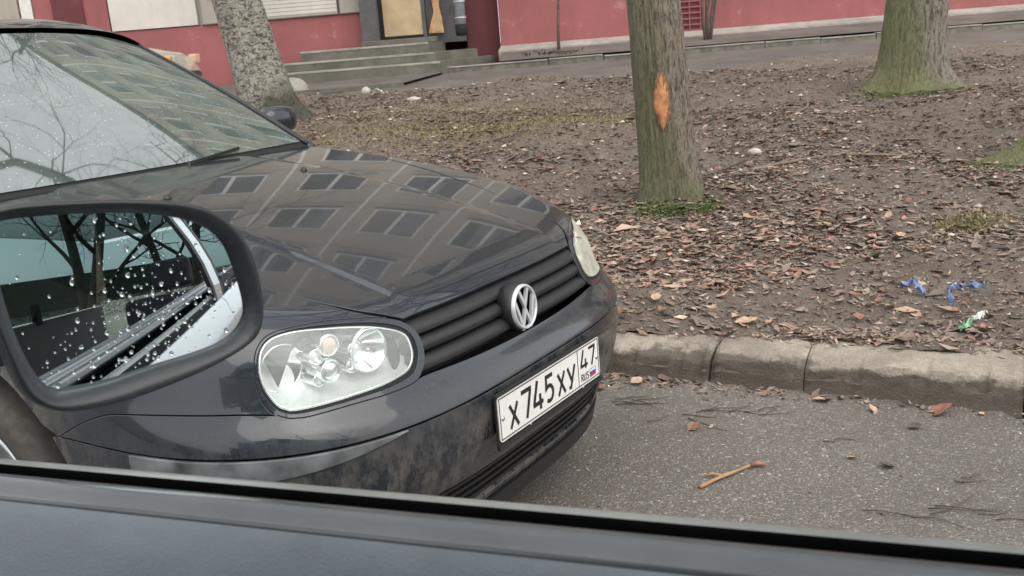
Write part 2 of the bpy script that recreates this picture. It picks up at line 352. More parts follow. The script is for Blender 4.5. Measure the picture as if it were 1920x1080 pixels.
# lawn in axes that run with the kerb near it: x, and the distance behind the kerb
def make_lawn():
    xs = np.concatenate([np.linspace(-18, -4, 30), np.linspace(-3.9, 7, 300), np.linspace(7.1, 26, 50)]); ts = np.concatenate([np.linspace(0, .6, 30)[:-1] , .6 + np.linspace(0, 1, 190) ** 1.35 * 1.0 * 13])
    X, T = np.meshgrid(xs, ts)
    yk = kerb_y(X) + .215; yend = 15.95
    tt = T / T.max(); Y = yk + (yend - yk) * tt
    Z = lawn_z(X, Y); nx, ny = len(xs), len(ts)
    i = np.arange(nx * ny).reshape(ny, nx); Fq = np.stack([i[:-1, :-1].ravel(), i[:-1, 1:].ravel(), i[1:, 1:].ravel(), i[1:, :-1].ravel()], 1)
    me = bpy.data.meshes.new('lawn'); V = np.stack([X.ravel(), Y.ravel(), Z.ravel()], 1)
    me.vertices.add(len(V)); me.vertices.foreach_set('co', V.ravel()); me.loops.add(Fq.size); me.loops.foreach_set('vertex_index', Fq.ravel().astype('i'))
    me.polygons.add(len(Fq)); me.polygons.foreach_set('loop_start', np.arange(0, Fq.size, 4, dtype='i')); me.update(calc_edges=True)
    me.polygons.foreach_set('use_smooth', [True] * len(Fq)); me.materials.append(M['soil'])
    o = bpy.data.objects.new('lawn', me); C.objects.link(o); tag(o, kind='structure')
make_lawn()
# near kerb: weathered stones along the lawn
KD = Vector((1, -.49, 0)).normalized(); KN = Vector((.49, 1, 0)).normalized()
kerb = empty('kerb', (0, kerb_y(0), 0), math.atan(-.49), kind='structure')
def kerb_h(x): return float(np.interp(x, [-3, .3, .9, 1.6, 9], [.10, .105, .118, .135, .14]))
def kerb_stone(s0, s1, seed, chip):
    """stone from s0 to s1 metres along the kerb; worn round top edge"""
    rg = np.random.default_rng(seed); n = max(8, int((s1 - s0) / .008)); V = []; Fs = []
    ph = rg.uniform(0, 6.28, 12)
    prof0 = [(-.004, -.12), (0, 0), (0, .25), (0, .45), (0, .60), (.002, .74), (.004, .86), (.008, .955), (.020, .99), (.055, 1.0), (.12, 1.0), (.18, 1.0), (.24, .99), (.29, .97), (.30, .3)]
    m = len(prof0)
    for i in range(n + 1):
        s = s0 + (s1 - s0) * i / n; h = kerb_h(s * KD.x)
        e = min((s - s0), (s1 - s)); er = .007 * math.exp(-(e / .012) ** 2)
        wear = chip * (.5 + .5 * math.sin(s * 5.3 + ph[0]) * .6 + .35 * math.sin(s * 13 + ph[1]) + .2 * math.sin(s * 31 + ph[2]))
        cellv = math.sin(math.floor(s * 17 + .9 * math.sin(s * 9)) * 12.9898 + seed) * 43758.5; cellv -= math.floor(cellv)
        wear = max(0, wear) + (chip * .35 * cellv if cellv > .72 else 0)
        for j, (d, z) in enumerate(prof0):
            wz = math.exp(-((d - .02) / .05) ** 2) if z > .5 else (.3 if z > .2 else 0)
            jn = .0016 * (math.sin(s * 37 + j * 2.1 + ph[3]) + math.sin(s * 71 + j * 3.7 + ph[4])) + rg.normal(0, .0008)
            V.append((s, d + wear * .5 * wz + er * .6 + jn * .8, z * h - wear * wz * .9 - er * (z > .5) + jn * (.9 if z > .3 else 0)))
    for i in range(n):
        for j in range(m - 1): Fs.append((i * m + j, (i + 1) * m + j, (i + 1) * m + j + 1, i * m + j + 1))
    Fs.append(tuple(range(m))[::1]); Fs.append(tuple(n * m + j for j in range(m))[::-1])
    o = mesh('kerb_stone', V, Fs, 'kerb_concrete', kerb, True)
    try: o.data.set_sharp_from_angle(angle=D(50))
    except Exception: pass
s_per_x = 1 / KD.x
cuts = [-7.6, -6.5, -5.4, -4.3, -3.2, -2.1, -1.0, -.15, .735, 1.05, 1.70, 2.85, 3.95, 5.05, 6.15, 7.3]
for i in range(len(cuts) - 1):
    kerb_stone(cuts[i] * s_per_x + (.002 if cuts[i] == 1.05 else .004), cuts[i + 1] * s_per_x - (.002 if cuts[i + 1] == 1.05 else .004), 40 + i, .035 if cuts[i] < 1.5 else .014)

# ------------------------------------------------------------------ building and what stands at its foot (this ground falls 1.3 degrees to the left)
TILT = -D(1.3)
def tilt_empty(name, loc=(0, 0, 0), **kw):
    """an Empty whose local x, z run with the sloping street behind the lawn"""
    o = empty(name, (0, 0, 0), 0, **kw); piv = Vector((0, 0, .74)); R = Matrix.Rotation(TILT, 4, 'Y')
    o.matrix_world = Matrix.Translation(piv) @ R @ Matrix.Translation(-piv); return o
bl = tilt_empty('apartment_building', label='long panel apartment block with red painted base and beige upper walls', cat='building')
Y0 = 20.0
X_L, X_R = -11.8, 26.0; ROOF = 18.97
DX0, DX1 = -2.6, -.62   # entrance bay
# red plinth pieces
box('plinth', (X_L, Y0, .3), (DX0 - .01, Y0 + .3, 1.98), 'red_plaster', bl)
box('plinth', (.06, Y0 - .05, .3), (X_R, Y0 + .3, 2.75), 'red_plaster', bl)
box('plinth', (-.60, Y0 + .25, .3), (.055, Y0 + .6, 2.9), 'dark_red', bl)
# core behind panels
box('wall_core', (X_L, Y0 + .12, 1.99), (DX0 - .01, Y0 + 11, ROOF), 'grey_joint', bl)
box('wall_core', (DX0, Y0 + .12, 3.15), (.055, Y0 + 11, ROOF), 'grey_joint', bl)
box('wall_core', (.06, Y0 + .12, 2.76), (X_R, Y0 + 11, ROOF), 'grey_joint', bl)
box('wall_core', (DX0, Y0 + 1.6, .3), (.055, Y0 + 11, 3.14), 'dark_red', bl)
# wall panels with windows: module 2.6 m, storey 2.8 m
MOD, ST = 2.5, 2.62
xj = -1.06
cols = [xj + MOD * k for k in range(-4, 11)]
cols[0] = X_L
def window(x0, x1, z0, z1):
    w = box('window', (x0, Y0 + .06, z0), (x1, Y0 + .10, z1), 'pane_glass', bl)
    hsh = (math.sin(x0 * 12.9 + z0 * 78.2) * 43758.5) % 1
    if hsh > .35: box('curtain', (x0 + .08, Y0 + .056, z0 + .08), (x0 + .08 + (.35 + .9 * hsh) * .5, Y0 + .059, z1 - .08), ['curtain_pale', 'curtain_dull', 'dark_green'][int(hsh * 29) % 3], w)
    if hsh < .5: box('curtain', (x1 - .62 + .3 * hsh, Y0 + .056, z0 + .08 + .6 * hsh), (x1 - .08, Y0 + .059, z1 - .08), 'curtain_dull', w)
    fw_ = .07; y0, y1 = Y0 + .015, Y0 + .055
    V = []; 
    ps = [((x0, z0), (x1, z0 + fw_)), ((x0, z1 - fw_), (x1, z1)), ((x0, z0 + fw_), (x0 + fw_, z1 - fw_)), ((x1 - fw_, z0 + fw_), (x1, z1 - fw_)), (((x0 + x1) / 2 - .05, z0 + fw_), ((x0 + x1) / 2 + .05, z1 - fw_))]
    bm = bmesh.new()
    for a, c in ps:
        m4 = Matrix.Translation(((a[0] + c[0]) / 2, (y0 + y1) / 2, (a[1] + c[1]) / 2)) @ Matrix.Diagonal((c[0] - a[0], y1 - y0, c[1] - a[1], 1))
        bmesh.ops.create_cube(bm, size=1, matrix=m4)
    from_bm('window_frame', bm, 'window_frame', w)
    box('sill', (x0 - .06, Y0 - .09, z0 - .07), (x1 + .06, Y0 + .0, z0 - .01), 'galvanised', w)
def panel_with_hole(x0, x1, z0, z1, hx0, hx1, hz0, hz1, mat):
    bm = bmesh.new(); g = .012
    rects = [(x0 + g, z0 + g, x1 - g, hz0), (x0 + g, hz1, x1 - g, z1 - g), (x0 + g, hz0, hx0, hz1), (hx1, hz0, x1 - g, hz1)]
    for a in rects:
        bmesh.ops.create_cube(bm, size=1, matrix=Matrix.Translation(((a[0] + a[2]) / 2, Y0 + .06, (a[1] + a[3]) / 2)) @ Matrix.Diagonal((a[2] - a[0], .12, a[3] - a[1], 1)))
    from_bm('wall_panel', bm, mat, bl)
for k in range(len(cols) - 1):
    x0, x1 = cols[k], cols[k + 1]
    for s in range(6):
        z0 = 2.95 + s * ST; z1 = min(z0 + ST, ROOF - .3)
        cx = (x0 + x1) / 2; wz = z0 + .38
        if (k + s) % 1 == 0:
            panel_with_hole(x0, x1, z0, z1, cx - .78, cx + .78, wz, wz + 1.4, 'beige_panel')
            window(cx - .78, cx + .78, wz, wz + 1.4)
# pale panels of the ground floor seen left of the entrance
for x0, x1, m in ((-11.8, -9.2, 'beige_panel'), (-9.18, -8.93, 'window_frame'), (-7.48, -5.78, 'pale_panel'), (-5.70, -5.30, 'beige_panel'), (-5.28, -3.05, 'beige_panel'), (-3.02, -2.62, 'beige_panel')):
    box('wall_panel', (x0 + .012, Y0 - .03, 2.0 if x0 > -7 else 2.0), (x1 - .012, Y0 + .12, 2.93), m, bl)
box('plinth', (-8.92, Y0 - .02, .3), (-7.50, Y0 + .14, 2.93), 'red_plaster', bl)
dr = box('cellar_door', (-8.55, Y0 - .06, .5), (-7.95, Y0 - .025, 2.9), 'dark_red', bl)
box('drip_strip', (-5.70, Y0 - .045, 1.985), (-2.62, Y0 - .031, 2.005), 'step_concrete', bl)
for k in range(12):   # shallow ribs of the tiled panel
    box('tile_course', (-4.8, Y0 - .036, 2.05 + k * .072), (-3.07, Y0 - .031, 2.11 + k * .072), 'pale_panel', bl)
box('parapet', (X_L - .05, Y0 - .10, ROOF - .3), (X_R + .05, Y0 + .1, ROOF + .1), 'roof_felt', bl)
# vertical joint pipe seen reflected in the bonnet
for x in [xj + MOD * k_ for k_ in range(-4, 9)]:
    box('joint_strip', (x - .02, Y0 - .012, 2.96), (x + .06, Y0 - .001, ROOF - .31), 'window_frame', bl)
# entrance: jamb, door, broken board, recess
box('door_jamb', (-2.60, Y0 - .30, 1.30), (-2.28, Y0 + .5, 3.14), 'jamb_concrete', bl)
box('lintel', (-2.27, Y0 - .1, 2.95), (-.62, Y0 + .5, 3.14), 'jamb_concrete', bl)
dk_ = box('front_door', (-2.20, Y0 + .05, 1.49), (-1.44, Y0 + .12, 2.94), 'ochre_door', bl, bev=.006)
box('door_frame', (-2.27, Y0 + .02, 1.44), (-2.205, Y0 + .14, 2.94), 'matte_black', bl)
box('door_frame', (-1.435, Y0 + .02, 1.44), (-1.37, Y0 + .14, 2.94), 'jamb_concrete', bl)
box('threshold', (-2.2, Y0 - .02, 1.44), (-1.44, Y0 + .14, 1.485), 'matte_black', bl)
V = [(-1.33, -.02, 1.50), (-1.03, -.02, 1.49), (-1.05, .0, 1.75), (-1.09, 0, 2.0), (-1.06, .02, 2.2), (-1.12, .02, 2.6), (-1.19, .02, 2.62), (-1.23, .01, 2.2), (-1.20, 0, 1.9), (-1.27, -.01, 1.7)]
n = len(V); VV = [(x, Y0 + y, z) for x, y, z in V] + [(x, Y0 + y + .03, z) for x, y, z in V]
mesh('torn_board', VV, [tuple(range(n)), tuple(range(n, 2 * n))[::-1]] + [(i, n + i, n + (i + 1) % n, (i + 1) % n) for i in range(n)], 'raw_board', bl)
V = [(-1.17, -.03, 1.52), (-1.08, -.03, 1.52), (-1.13, -.01, 1.95), (-1.145, -.01, 1.95)]
n = 4; VV = [(x, Y0 + y, z) for x, y, z in V] + [(x, Y0 + y + .008, z) for x, y, z in V]
mesh('splinter', VV, [tuple(range(n)), tuple(range(n, 2 * n))[::-1]] + [(i, n + i, n + (i + 1) % n, (i + 1) % n) for i in range(n)], 'ochre_door', bl)
box('side_wall', (-1.36, Y0 + .125, 1.3), (-.61, Y0 + .2, 2.94), 'jamb_concrete', bl)
# cellar grille in the plinth
gw = box('cellar_window', (3.50, Y0 - .062, 1.10), (4.05, Y0 - .051, 1.75), 'dark_red', bl)
bm = bmesh.new()
for k in range(6): bmesh.ops.create_cube(bm, size=1, matrix=Matrix.Translation((3.775, Y0 - .08, 1.16 + k * .11)) @ Matrix.Diagonal((.56, .02, .03, 1)))
for k in range(3): bmesh.ops.create_cube(bm, size=1, matrix=Matrix.Translation((3.56 + k * .21, Y0 - .095, 1.43)) @ Matrix.Diagonal((.02, .008, .66, 1)))
from_bm('grille', bm, 'red_plaster', gw)
# porch steps
st_ = tilt_empty('porch_steps', label='worn concrete porch steps leading up to the ochre entrance door', cat='steps')
for (x0, x1, y0, z0, z1, sx) in ((-4.3, -1.03, 17.94, .6, .985, .95), (-4.1, -1.16, 18.42, .985, 1.145, .75), (-3.68, -1.28, 18.9, 1.145, 1.33, .25)):
    # each step: front edge x0..x1 at y0, right side runs back and outwards
    y1 = Y0 - .06; xr = x1 + sx
    V = [(x0, y0, z0), (x1, y0, z0), (xr, y1, z0), (x0, y1, z0), (x0, y0, z1), (x1, y0, z1), (xr, y1, z1), (x0, y1, z1)]
    bm = bmesh.new(); vs = [bm.verts.new(v) for v in V]
    for f in ((0, 3, 2, 1), (4, 5, 6, 7), (0, 1, 5, 4), (1, 2, 6, 5), (2, 3, 7, 6), (3, 0, 4, 7)): bm.faces.new([vs[i] for i in f])
    bmesh.ops.bevel(bm, geom=[e for e in bm.edges if all(v.co.z > z1 - .01 for v in e.verts)], offset=.015, segments=2, affect='EDGES')
    from_bm('step', bm, 'step_concrete', st_)
    box('step_edge', (x0 + .01, y0 - .007, z1 - .032), (x1 - .012, y0 + .03, z1 + .006), 'light_concrete', st_, bev=.006)
    mesh('step_nosing', [(x0 + .01, y0 + .008, z1 + .004), (x1 - .01, y0 + .008, z1 + .004), (xr - .03, y1 - .01, z1 + .004), (xr - .11, y1 - .01, z1 + .004), (x1 - .07, y0 + .07, z1 + .004), (x0 + .01, y0 + .07, z1 + .004)], [(0, 1, 2, 3, 4), (0, 4, 5)], 'light_concrete', st_)
box('landing', (-2.59, 19.35, 1.331), (-1.16, Y0 - .065, 1.43), 'step_concrete', st_, bev=.012)
# downspout
dsp = tilt_empty('downspout', label='grey metal downspout with dark open outlet right of the entrance', cat='downpipe')
tube('pipe', [(-.68, 19.72, 4.5), (-.68, 19.72, 1.62)], .10, 'galvanised', dsp, n=20)
for z in (1.72, 2.02): lathe('pipe_band', [(.102, 0), (.114, .004), (.114, .03), (.102, .034)], 'galvanised', dsp, 24, Matrix.Translation((-.68, 19.72, z)))
lathe('outlet', [(.10, 1.62), (.118, 1.60), (.115, 1.46), (.10, 1.40), (.092, 1.40), (.09, 1.55), (.0, 1.56)], 'matte_black', dsp, 24, Matrix.Translation((-.68, 19.72, 0)))
# pavement and far kerb
pv = tilt_empty('pavement', kind='structure')
mesh('pavement_strip', [(.0, 18.32, .90), (26, 18.32, .90), (26, 20.0, 1.12), (0.1, 20.0, 1.08)], [(0, 1, 2, 3)], 'pavement', pv)
V = []; Fs = []
mesh('wall_footing', [(-.0, 19.55, 1.06), (26, 19.55, 1.10), (26, 19.945, 1.17), (.06, 19.945, 1.15), (-.0, 19.55, .9), (26, 19.55, .9)], [(0, 1, 2, 3), (4, 5, 1, 0)], 'light_concrete', pv)
rd = tilt_empty('courtyard_path', kind='structure')
mesh('path_asphalt', [(-16, 15.75, .648), (26, 15.75, .648), (26, 18.3, .772), (-16, 18.3, .772), (-16, 15.35, .50), (26, 15.35, .50)], [(0, 1, 2, 3), (4, 5, 1, 0)], 'pavement', rd)
mesh('path_slab', [(-16, 15.9, .70), (-3.4, 15.95, .70), (-1.6, 16.25, .72), (-1.0, 17.9, .80), (-1.0, 19.9, .82), (-16, 19.9, .82)], [(0, 1, 2, 3, 4, 5)], 'pavement', rd)
fk = tilt_empty('far_kerb', kind='structure')
x = -1.02; k = 0
while x < 25:
    L_ = 1.0 if k % 3 else 1.9
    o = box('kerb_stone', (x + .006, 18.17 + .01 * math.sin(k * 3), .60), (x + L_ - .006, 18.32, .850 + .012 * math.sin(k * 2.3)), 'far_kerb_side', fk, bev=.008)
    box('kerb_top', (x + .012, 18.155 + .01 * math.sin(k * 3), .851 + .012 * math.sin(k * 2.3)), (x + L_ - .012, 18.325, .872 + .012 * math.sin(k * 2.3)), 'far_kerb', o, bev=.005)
    x += L_; k += 1
for i in range(8):
    x0 = -10.5 + i; 
    if x0 < -3.4: box('kerb_stone', (x0 + .005, 15.84, .55), (x0 + .995, 15.93, .705), 'step_concrete', fk, bev=.01)
m4 = Matrix.Translation((-2.5, 16.08, 0)) @ Matrix.Rotation(math.atan2(.3, 1.8), 4, 'Z')
o = box('kerb_stone', (-.95, -.05, .55), (.95, .04, .745), 'step_concrete', fk, bev=.01); o.matrix_local = m4
# bollard hemisphere
bo = empty('concrete_bollard', (-3.40, 16.5, float(terr(-3.4, 16.5)) - .02), label='rounded concrete half sphere beside the leaning pale tree', cat='bollard')
lathe('dome', [(.26, -.05), (.27, .05), (.262, .12), (.235, .19), (.185, .25), (.12, .29), (.05, .305), (.0, .308)], 'light_concrete', bo, 32)

# ------------------------------------------------------------------ trees
def vnoise(th, z, fr, fz, seed):
    r = np.random.default_rng(seed); out = np.zeros_like(th)
    for i in range(7):
        k = int(fr * (1 + i * .37)); out += np.sin(k * th + r.uniform(0, 6.28) + np.sin(z * fz * r.uniform(.6, 1.4) + r.uniform(0, 6.28)) * r.uniform(.6, 2.2)) / (1 + i * .3)
    return out / 3.2
def make_tree(label, base, rad, lean, height, mat, seed, roots, flare, lichen_dir, lichen_h, ridge=.012, branches=True, group=None, cat='tree', crown_from=.38, hi=True, trunk_dirs=None):
    r = np.random.default_rng(seed)
    root = empty('bare_tree', base, label=label, cat=cat, group=group)
    nseg, nz = (160, 190) if hi else (20, 24)
    zz = np.concatenate([np.linspace(-.25, 3.2, int(nz * .8)), np.linspace(3.25, height, nz - int(nz * .8))]); th = np.linspace(0, 2 * np.pi, nseg, endpoint=False)
    TH, ZZ = np.meshgrid(th, zz)
    R = rad * (1 - .62 * np.clip(ZZ, 0, None) / height)
    fl = np.exp(-np.clip(ZZ + .02, -.2, None) / .16)
    lob = sum(w * np.exp(-((np.angle(np.exp(1j * (TH - a)))) / s) ** 2) for a, w, s in roots)
    R = R * (1 + fl * (flare + lob)) + .35 * rad * np.exp(-np.clip(ZZ, 0, None) / .6) * .35
    rd_ = vnoise(TH, ZZ, 17, 3.0, seed); fine = vnoise(TH, ZZ, 41, 9.0, seed + 1)
    R = R + ridge * (np.abs(rd_) * -1.3 + .5 + fine * .35) * (1 if hi else 0) + rad * .04 * np.sin(2 * TH + 1 + ZZ)
    cx = lean[0] * ZZ + .02 * np.sin(ZZ * 1.3 + seed); cy = lean[1] * ZZ
    V = np.stack([cx + R * np.cos(TH), cy + R * np.sin(TH), ZZ], -1).reshape(-1, 3)
    i = np.arange(nseg * len(zz)).reshape(len(zz), nseg); j = np.roll(i, -1, 1)
    Fq = np.stack([i[:-1].ravel(), j[:-1].ravel(), j[1:].ravel(), i[1:].ravel()], 1)
    t = mesh('trunk', V, Fq, mat, root, True)
    a = t.data.attributes.new('lichen', 'FLOAT', 'POINT')
    side = np.clip(np.cos(TH - lichen_dir) * .55 + .35, 0, 1) * np.exp(-np.clip(ZZ - .1, 0, None) / lichen_h) + 1.0 * np.exp(-np.clip(ZZ, 0, None) / .12) * .5
    a.data.foreach_set('value', np.clip(side, 0, 1).ravel())
    if branches:
        VB = []; FB = []
        def add(pts, rads, n):
            v, f = tube_arrays(pts, rads, n, False); k = len(VB); VB.extend(v); FB.extend([tuple(q + k for q in g) for g in f])
        def grow(p, d, L, rr, lev):
            ns = 5 if lev < 2 else 4; pts = [p]; rads = [rr]; dd = d.copy()
            for s in range(ns):
                dd = (dd + Vector(r.normal(0, .16 if lev < 2 else .26, 3)) + Vector((0, 0, .07 if lev < 3 else .02))).normalized()
                pts.append(pts[-1] + dd * L / ns); rads.append(rr * (1 - .72 * (s + 1) / ns))
            add(pts, rads, 6 if lev < 2 else 3)
            if lev >= 4: return
            nch = [7, 6, 5, 4][lev]
            for c in range(nch):
                q = (c + .7) / nch; q = .22 + .78 * q; idx = min(ns - 1, int(q * ns)); fr_ = q * ns - idx; pp = pts[idx].lerp(pts[idx + 1], min(1, fr_))
                ax = Vector(r.normal(0, 1, 3)); ax = (ax - ax.dot(dd) * dd).normalized()
                nd = (dd * .72 + ax * .75).normalized(); grow(pp, nd, L * r.uniform(.42, .62), max(.0028, rads[idx] * .55), lev + 1)
        nl = 9
        for c in range(nl):
            z = height * (crown_from + (.97 - crown_from) * c / nl); a_ = c * 2.4 + seed; rr = rad * (1 - .6 * z / height)
            p = Vector((lean[0] * z, lean[1] * z, z)); d = Vector((math.cos(a_), math.sin(a_), .75)).normalized()
            grow(p, d, height * r.uniform(.28, .4), rr * .5, 1)
        mesh('crown', VB, FB, 'bare_twig', root, False)
    return root
def tz(x, y): return float(terr(x, y)) + float(rough(np.array([x]), np.array([y]))[0]) - .02
tc = make_tree('slim mossy tree trunk with a fresh orange bark wound facing the road', (1.10, 6.38, tz(1.10, 6.38)), .165, (-.095, .02), 12, 'lime_bark', 11, [(-2.6, .35, .5), (-.9, .3, .5), (.5, .3, .5)], .10, D(200), 1.6, .0095)
tr = make_tree('thick tree trunk at upper right with bright green moss on its left side', (4.55, 11.1, tz(4.55, 11.1)), .31, (.045, .02), 14, 'lime_bark_mossy', 23, [(-3.0, .75, .35), (-1.9, .2, .4), (-.5, .7, .35), (.8, .5, .5)], .22, D(185), 2.2, .015)
tl = make_tree('leaning pale mottled tree trunk behind the dark car', (-2.92, 12.85, tz(-2.92, 12.85)), .31, (-.225, .03), 14, 'birch_bark', 37, [(-3.0, .4, .4), (-1.0, .45, .5), (-.1, .9, .3)], .15, D(-20), .35, .012)
te = make_tree('mossy root flare of a tree cut by the right picture edge', (4.02, 6.85, tz(4.02, 6.85) + .0), .24, (.12, .0), 13, 'lime_bark_mossy', 51, [(3.05, 1.9, .30), (-2.4, 1.0, .35), (-1.2, .6, .4)], .5, D(180), 1.5, .012)
# wound on the middle tree
def wound():
    n = 28; zc = .63
    # outline around the trunk surface, local to the tree root
    def surf(a, z, out): R = .165 * (1 - .62 * z / 12) + .35 * .165 * math.exp(-z / .6) * .35 + .012 + out; return (-.095 * z + .02 * math.sin(z * 1.3 + 11) + R * math.cos(a), .02 * z + R * math.sin(a), z)
    ac = D(-100)
    def patch(sc, out, jag, seed, da=0, dz=0):
        rg = np.random.default_rng(seed); P = [surf(ac + da, zc + dz, out + .004)]
        m = 40
        for rr in (.5, 1.0):
            for k in range(m):
                t = 2 * math.pi * k / m; w = .25 * (1 - .35 * math.sin(t) ** 2 * (math.sin(t) < 0)) * (1 + jag * rg.uniform(-1, 1)); h = .155 * (1 + jag * rg.uniform(-1, 1))
                P.append(surf(ac + da + rr * sc * w * math.cos(t) + .06 * math.sin(t), zc + dz + rr * sc * h * math.sin(t), out if rr < 1 else out - .012))
        Fq = [(0, 1 + k, 1 + (k + 1) % m) for k in range(m)] + [(1 + k, 1 + m + k, 1 + m + (k + 1) % m, 1 + (k + 1) % m) for k in range(m)]
        return P, Fq
    P, Fq = patch(1.2, .004, .2, 3); mesh('wound_edge', P, Fq, 'bark_scar', tc, True)
    w = mesh('bark_wound', *patch(.98, .009, .20, 5), 'fresh_wood', tc, True)
    P, Fq = patch(.34, .011, .3, 9, .08, .02); mesh('bark_scrap', P, Fq, 'raw_board', tc, True)
wound()
# trees that show only in the door mirror and the window reflections (other side of the street)
for i, (x, y, rr, h, lx, cf) in enumerate([(5.6, -6.2, .13, 9, .35, .10), (7.4, -5.3, .10, 8, -.30, .12), (4.3, -7.4, .12, 9, -.25, .14), (9.8, -6.6, .15, 10, .28, .12), (8.2, -9.0, .16, 11, -.1, .15), (11.5, -5.2, .13, 9, -.2, .14)]):
    make_tree(['bare leaning tree across the street, seen in the left of the door mirror', 'bare slim tree across the street leaning the other way', 'bare tree across the street farthest to the left', 'bare leaning tree farther along the street', 'bare upright tree deep in the yard across the street', 'bare tree farthest along the street'][i], (x, y, 0.03), rr, (lx, .03), h, 'lime_bark', 70 + i, [(0, .2, .5)], .15, 0, 1, hi=False, group='bare trees across the street', crown_from=cf)
# low hedge and long house across the street
hd = box('distant_fence', (-6, -34, -.3), (40, -28, 2.5), 'dark_green', label='long low dark green fence far across the street, seen in the door mirror', cat='fence')
def hedge():
    r = np.random.default_rng(5); n = 30000; P = np.stack([r.uniform(-4, 30, n), r.uniform(-13.2, -12, n), r.uniform(0, .95, n)], 1); V = []; 
    A = r.normal(0, .03, (n, 3)); B_ = r.normal(0, .03, (n, 3)); V = np.stack([P, P + A, P + B_], 1).reshape(-1, 3); Fq = np.arange(3 * n).reshape(n, 3)
    mesh('hedge', V, Fq, 'bare_twig', None, kind='stuff', label='low tangled hedge across the street')
hedge()
# shrubs at the wall
def shrub(base, n, h, seed, label, spread=.12, rad=.02):
    r = np.random.default_rng(seed); root = empty('bare_shrub', base, label=label, cat='shrub')
    for k in range(n):
        p = Vector((r.uniform(-.05, .05), r.uniform(-.04, .04), -.05)); d = Vector((r.uniform(-spread, spread), r.uniform(-.05, .05), 1)); pts = [p]
        for s in range(5):
            d = (d + Vector((r.normal(0, .05), r.normal(0, .04), 0))).normalized(); pts.append(pts[-1] + d * h / 5 * r.uniform(.8, 1.1))
        tube('stem', pts, [rad * (1 - .12 * i) for i in range(6)], 'bare_twig', root, n=7)
    return root
shrub((1.12, 19.0, .93), 1, 2.6, 1, 'single thin bare stem against the red wall', .03, .032)
shrub((3.92, 19.0, 1.03), 7, 2.2, 2, 'clump of bare stems in front of the cellar grille', .12, .03)
def rubble(base, n, seed, label, sx=.3):
    r = np.random.default_rng(seed); parts = []
    for k in range(n):
        c = Vector((r.normal(0, sx), r.normal(0, .1), r.uniform(0, .07))); d = Vector((r.normal(0, 1), r.normal(0, 1), r.normal(0, .5))).normalized() * r.uniform(.04, .14)
        parts.append(tube_arrays([c - d, c + d * .2 + Vector((0, 0, .01)), c + d], [.012, .014, .006], 5))
    V, Fs = merge(parts); mesh('plant_debris', V, Fs, 'bare_twig', None, kind='stuff', label=label, loc=base)
rubble((1.12, 18.8, .93), 60, 4, 'dark dead plant debris round the single stem', .25)

# ------------------------------------------------------------------ parked beige car, mostly hidden behind the dark car
def hidden_car():
    root = empty('parked_car', (-4.30, 14.1, float(terr(-3.6, 14.1)) - .02), D(2), label='light beige car parked behind the dark car, only its nose showing', cat='car')
    root.scale = (1, 1, 1.2)
    stn = [(0.0, .30, .52, .66), (-.06, .24, .66, .74), (-.25, .2, .74, .79), (-.9, .2, .86, .82), (-1.1, .2, .90, .83), (-3.6, .22, .90, .83), (-4.1, .26, .84, .80), (-4.25, .32, .6, .72)]
    V = []; Fs = []; m = 13
    for x, zb, zt, w in stn:
        for k in range(m):
            a = math.pi * k / (m - 1); cy, cz = math.cos(a), math.sin(a); y = w * np.sign(cy) * abs(cy) ** .32; z = zb + (zt - zb) * abs(cz) ** .4
            V.append((x, y, z))
    for i in range(len(stn) - 1):
        for k in range(m - 1): Fs.append((i * m + k, i * m + k + 1, (i + 1) * m + k + 1, (i + 1) * m + k))
    Fs.append(tuple(range(m))); Fs.append(tuple((len(stn) - 1) * m + k for k in range(m))[::-1])
    mesh('body', V, Fs, 'beige_paint', root, True)
    cab = [(-1.15, .72, .88), (-1.85, .60, 1.06), (-3.1, .60, 1.06), (-3.9, .70, .90)]
    V = [(x, s * w, z) for x, w, z in cab for s in (-1, 1)]
    mesh('cabin_glass', V, [(0, 1, 3, 2), (2, 3, 5, 4), (4, 5, 7, 6), (0, 2, 4, 6), (1, 7, 5, 3)], 'pane_glass', root)
    box('roof', (-3.12, -.61, 1.06), (-1.83, .61, 1.10), 'beige_paint', root, bev=.025)
    for s in (-1, 1):
        box('headlight', (-.12, s * .54 - .13, .60), (-.005, s * .54 + .13, .71), 'lens_glass', root, bev=.03, seg=3)
        box('indicator', (-.17, s * .71 - .045, .60), (-.03, s * .71 + .045, .70), 'orange_lens', root, bev=.02)
        for x in (-.85, -3.4):
            lathe('wheel', [(0, .09), (.2, .09), (.24, .1), (.3, .1), (.31, .05), (.31, -.05), (.3, -.1)], 'tyre', root, 28, frame((x, s * .70, .31), (0, s, 0)))
hidden_car()
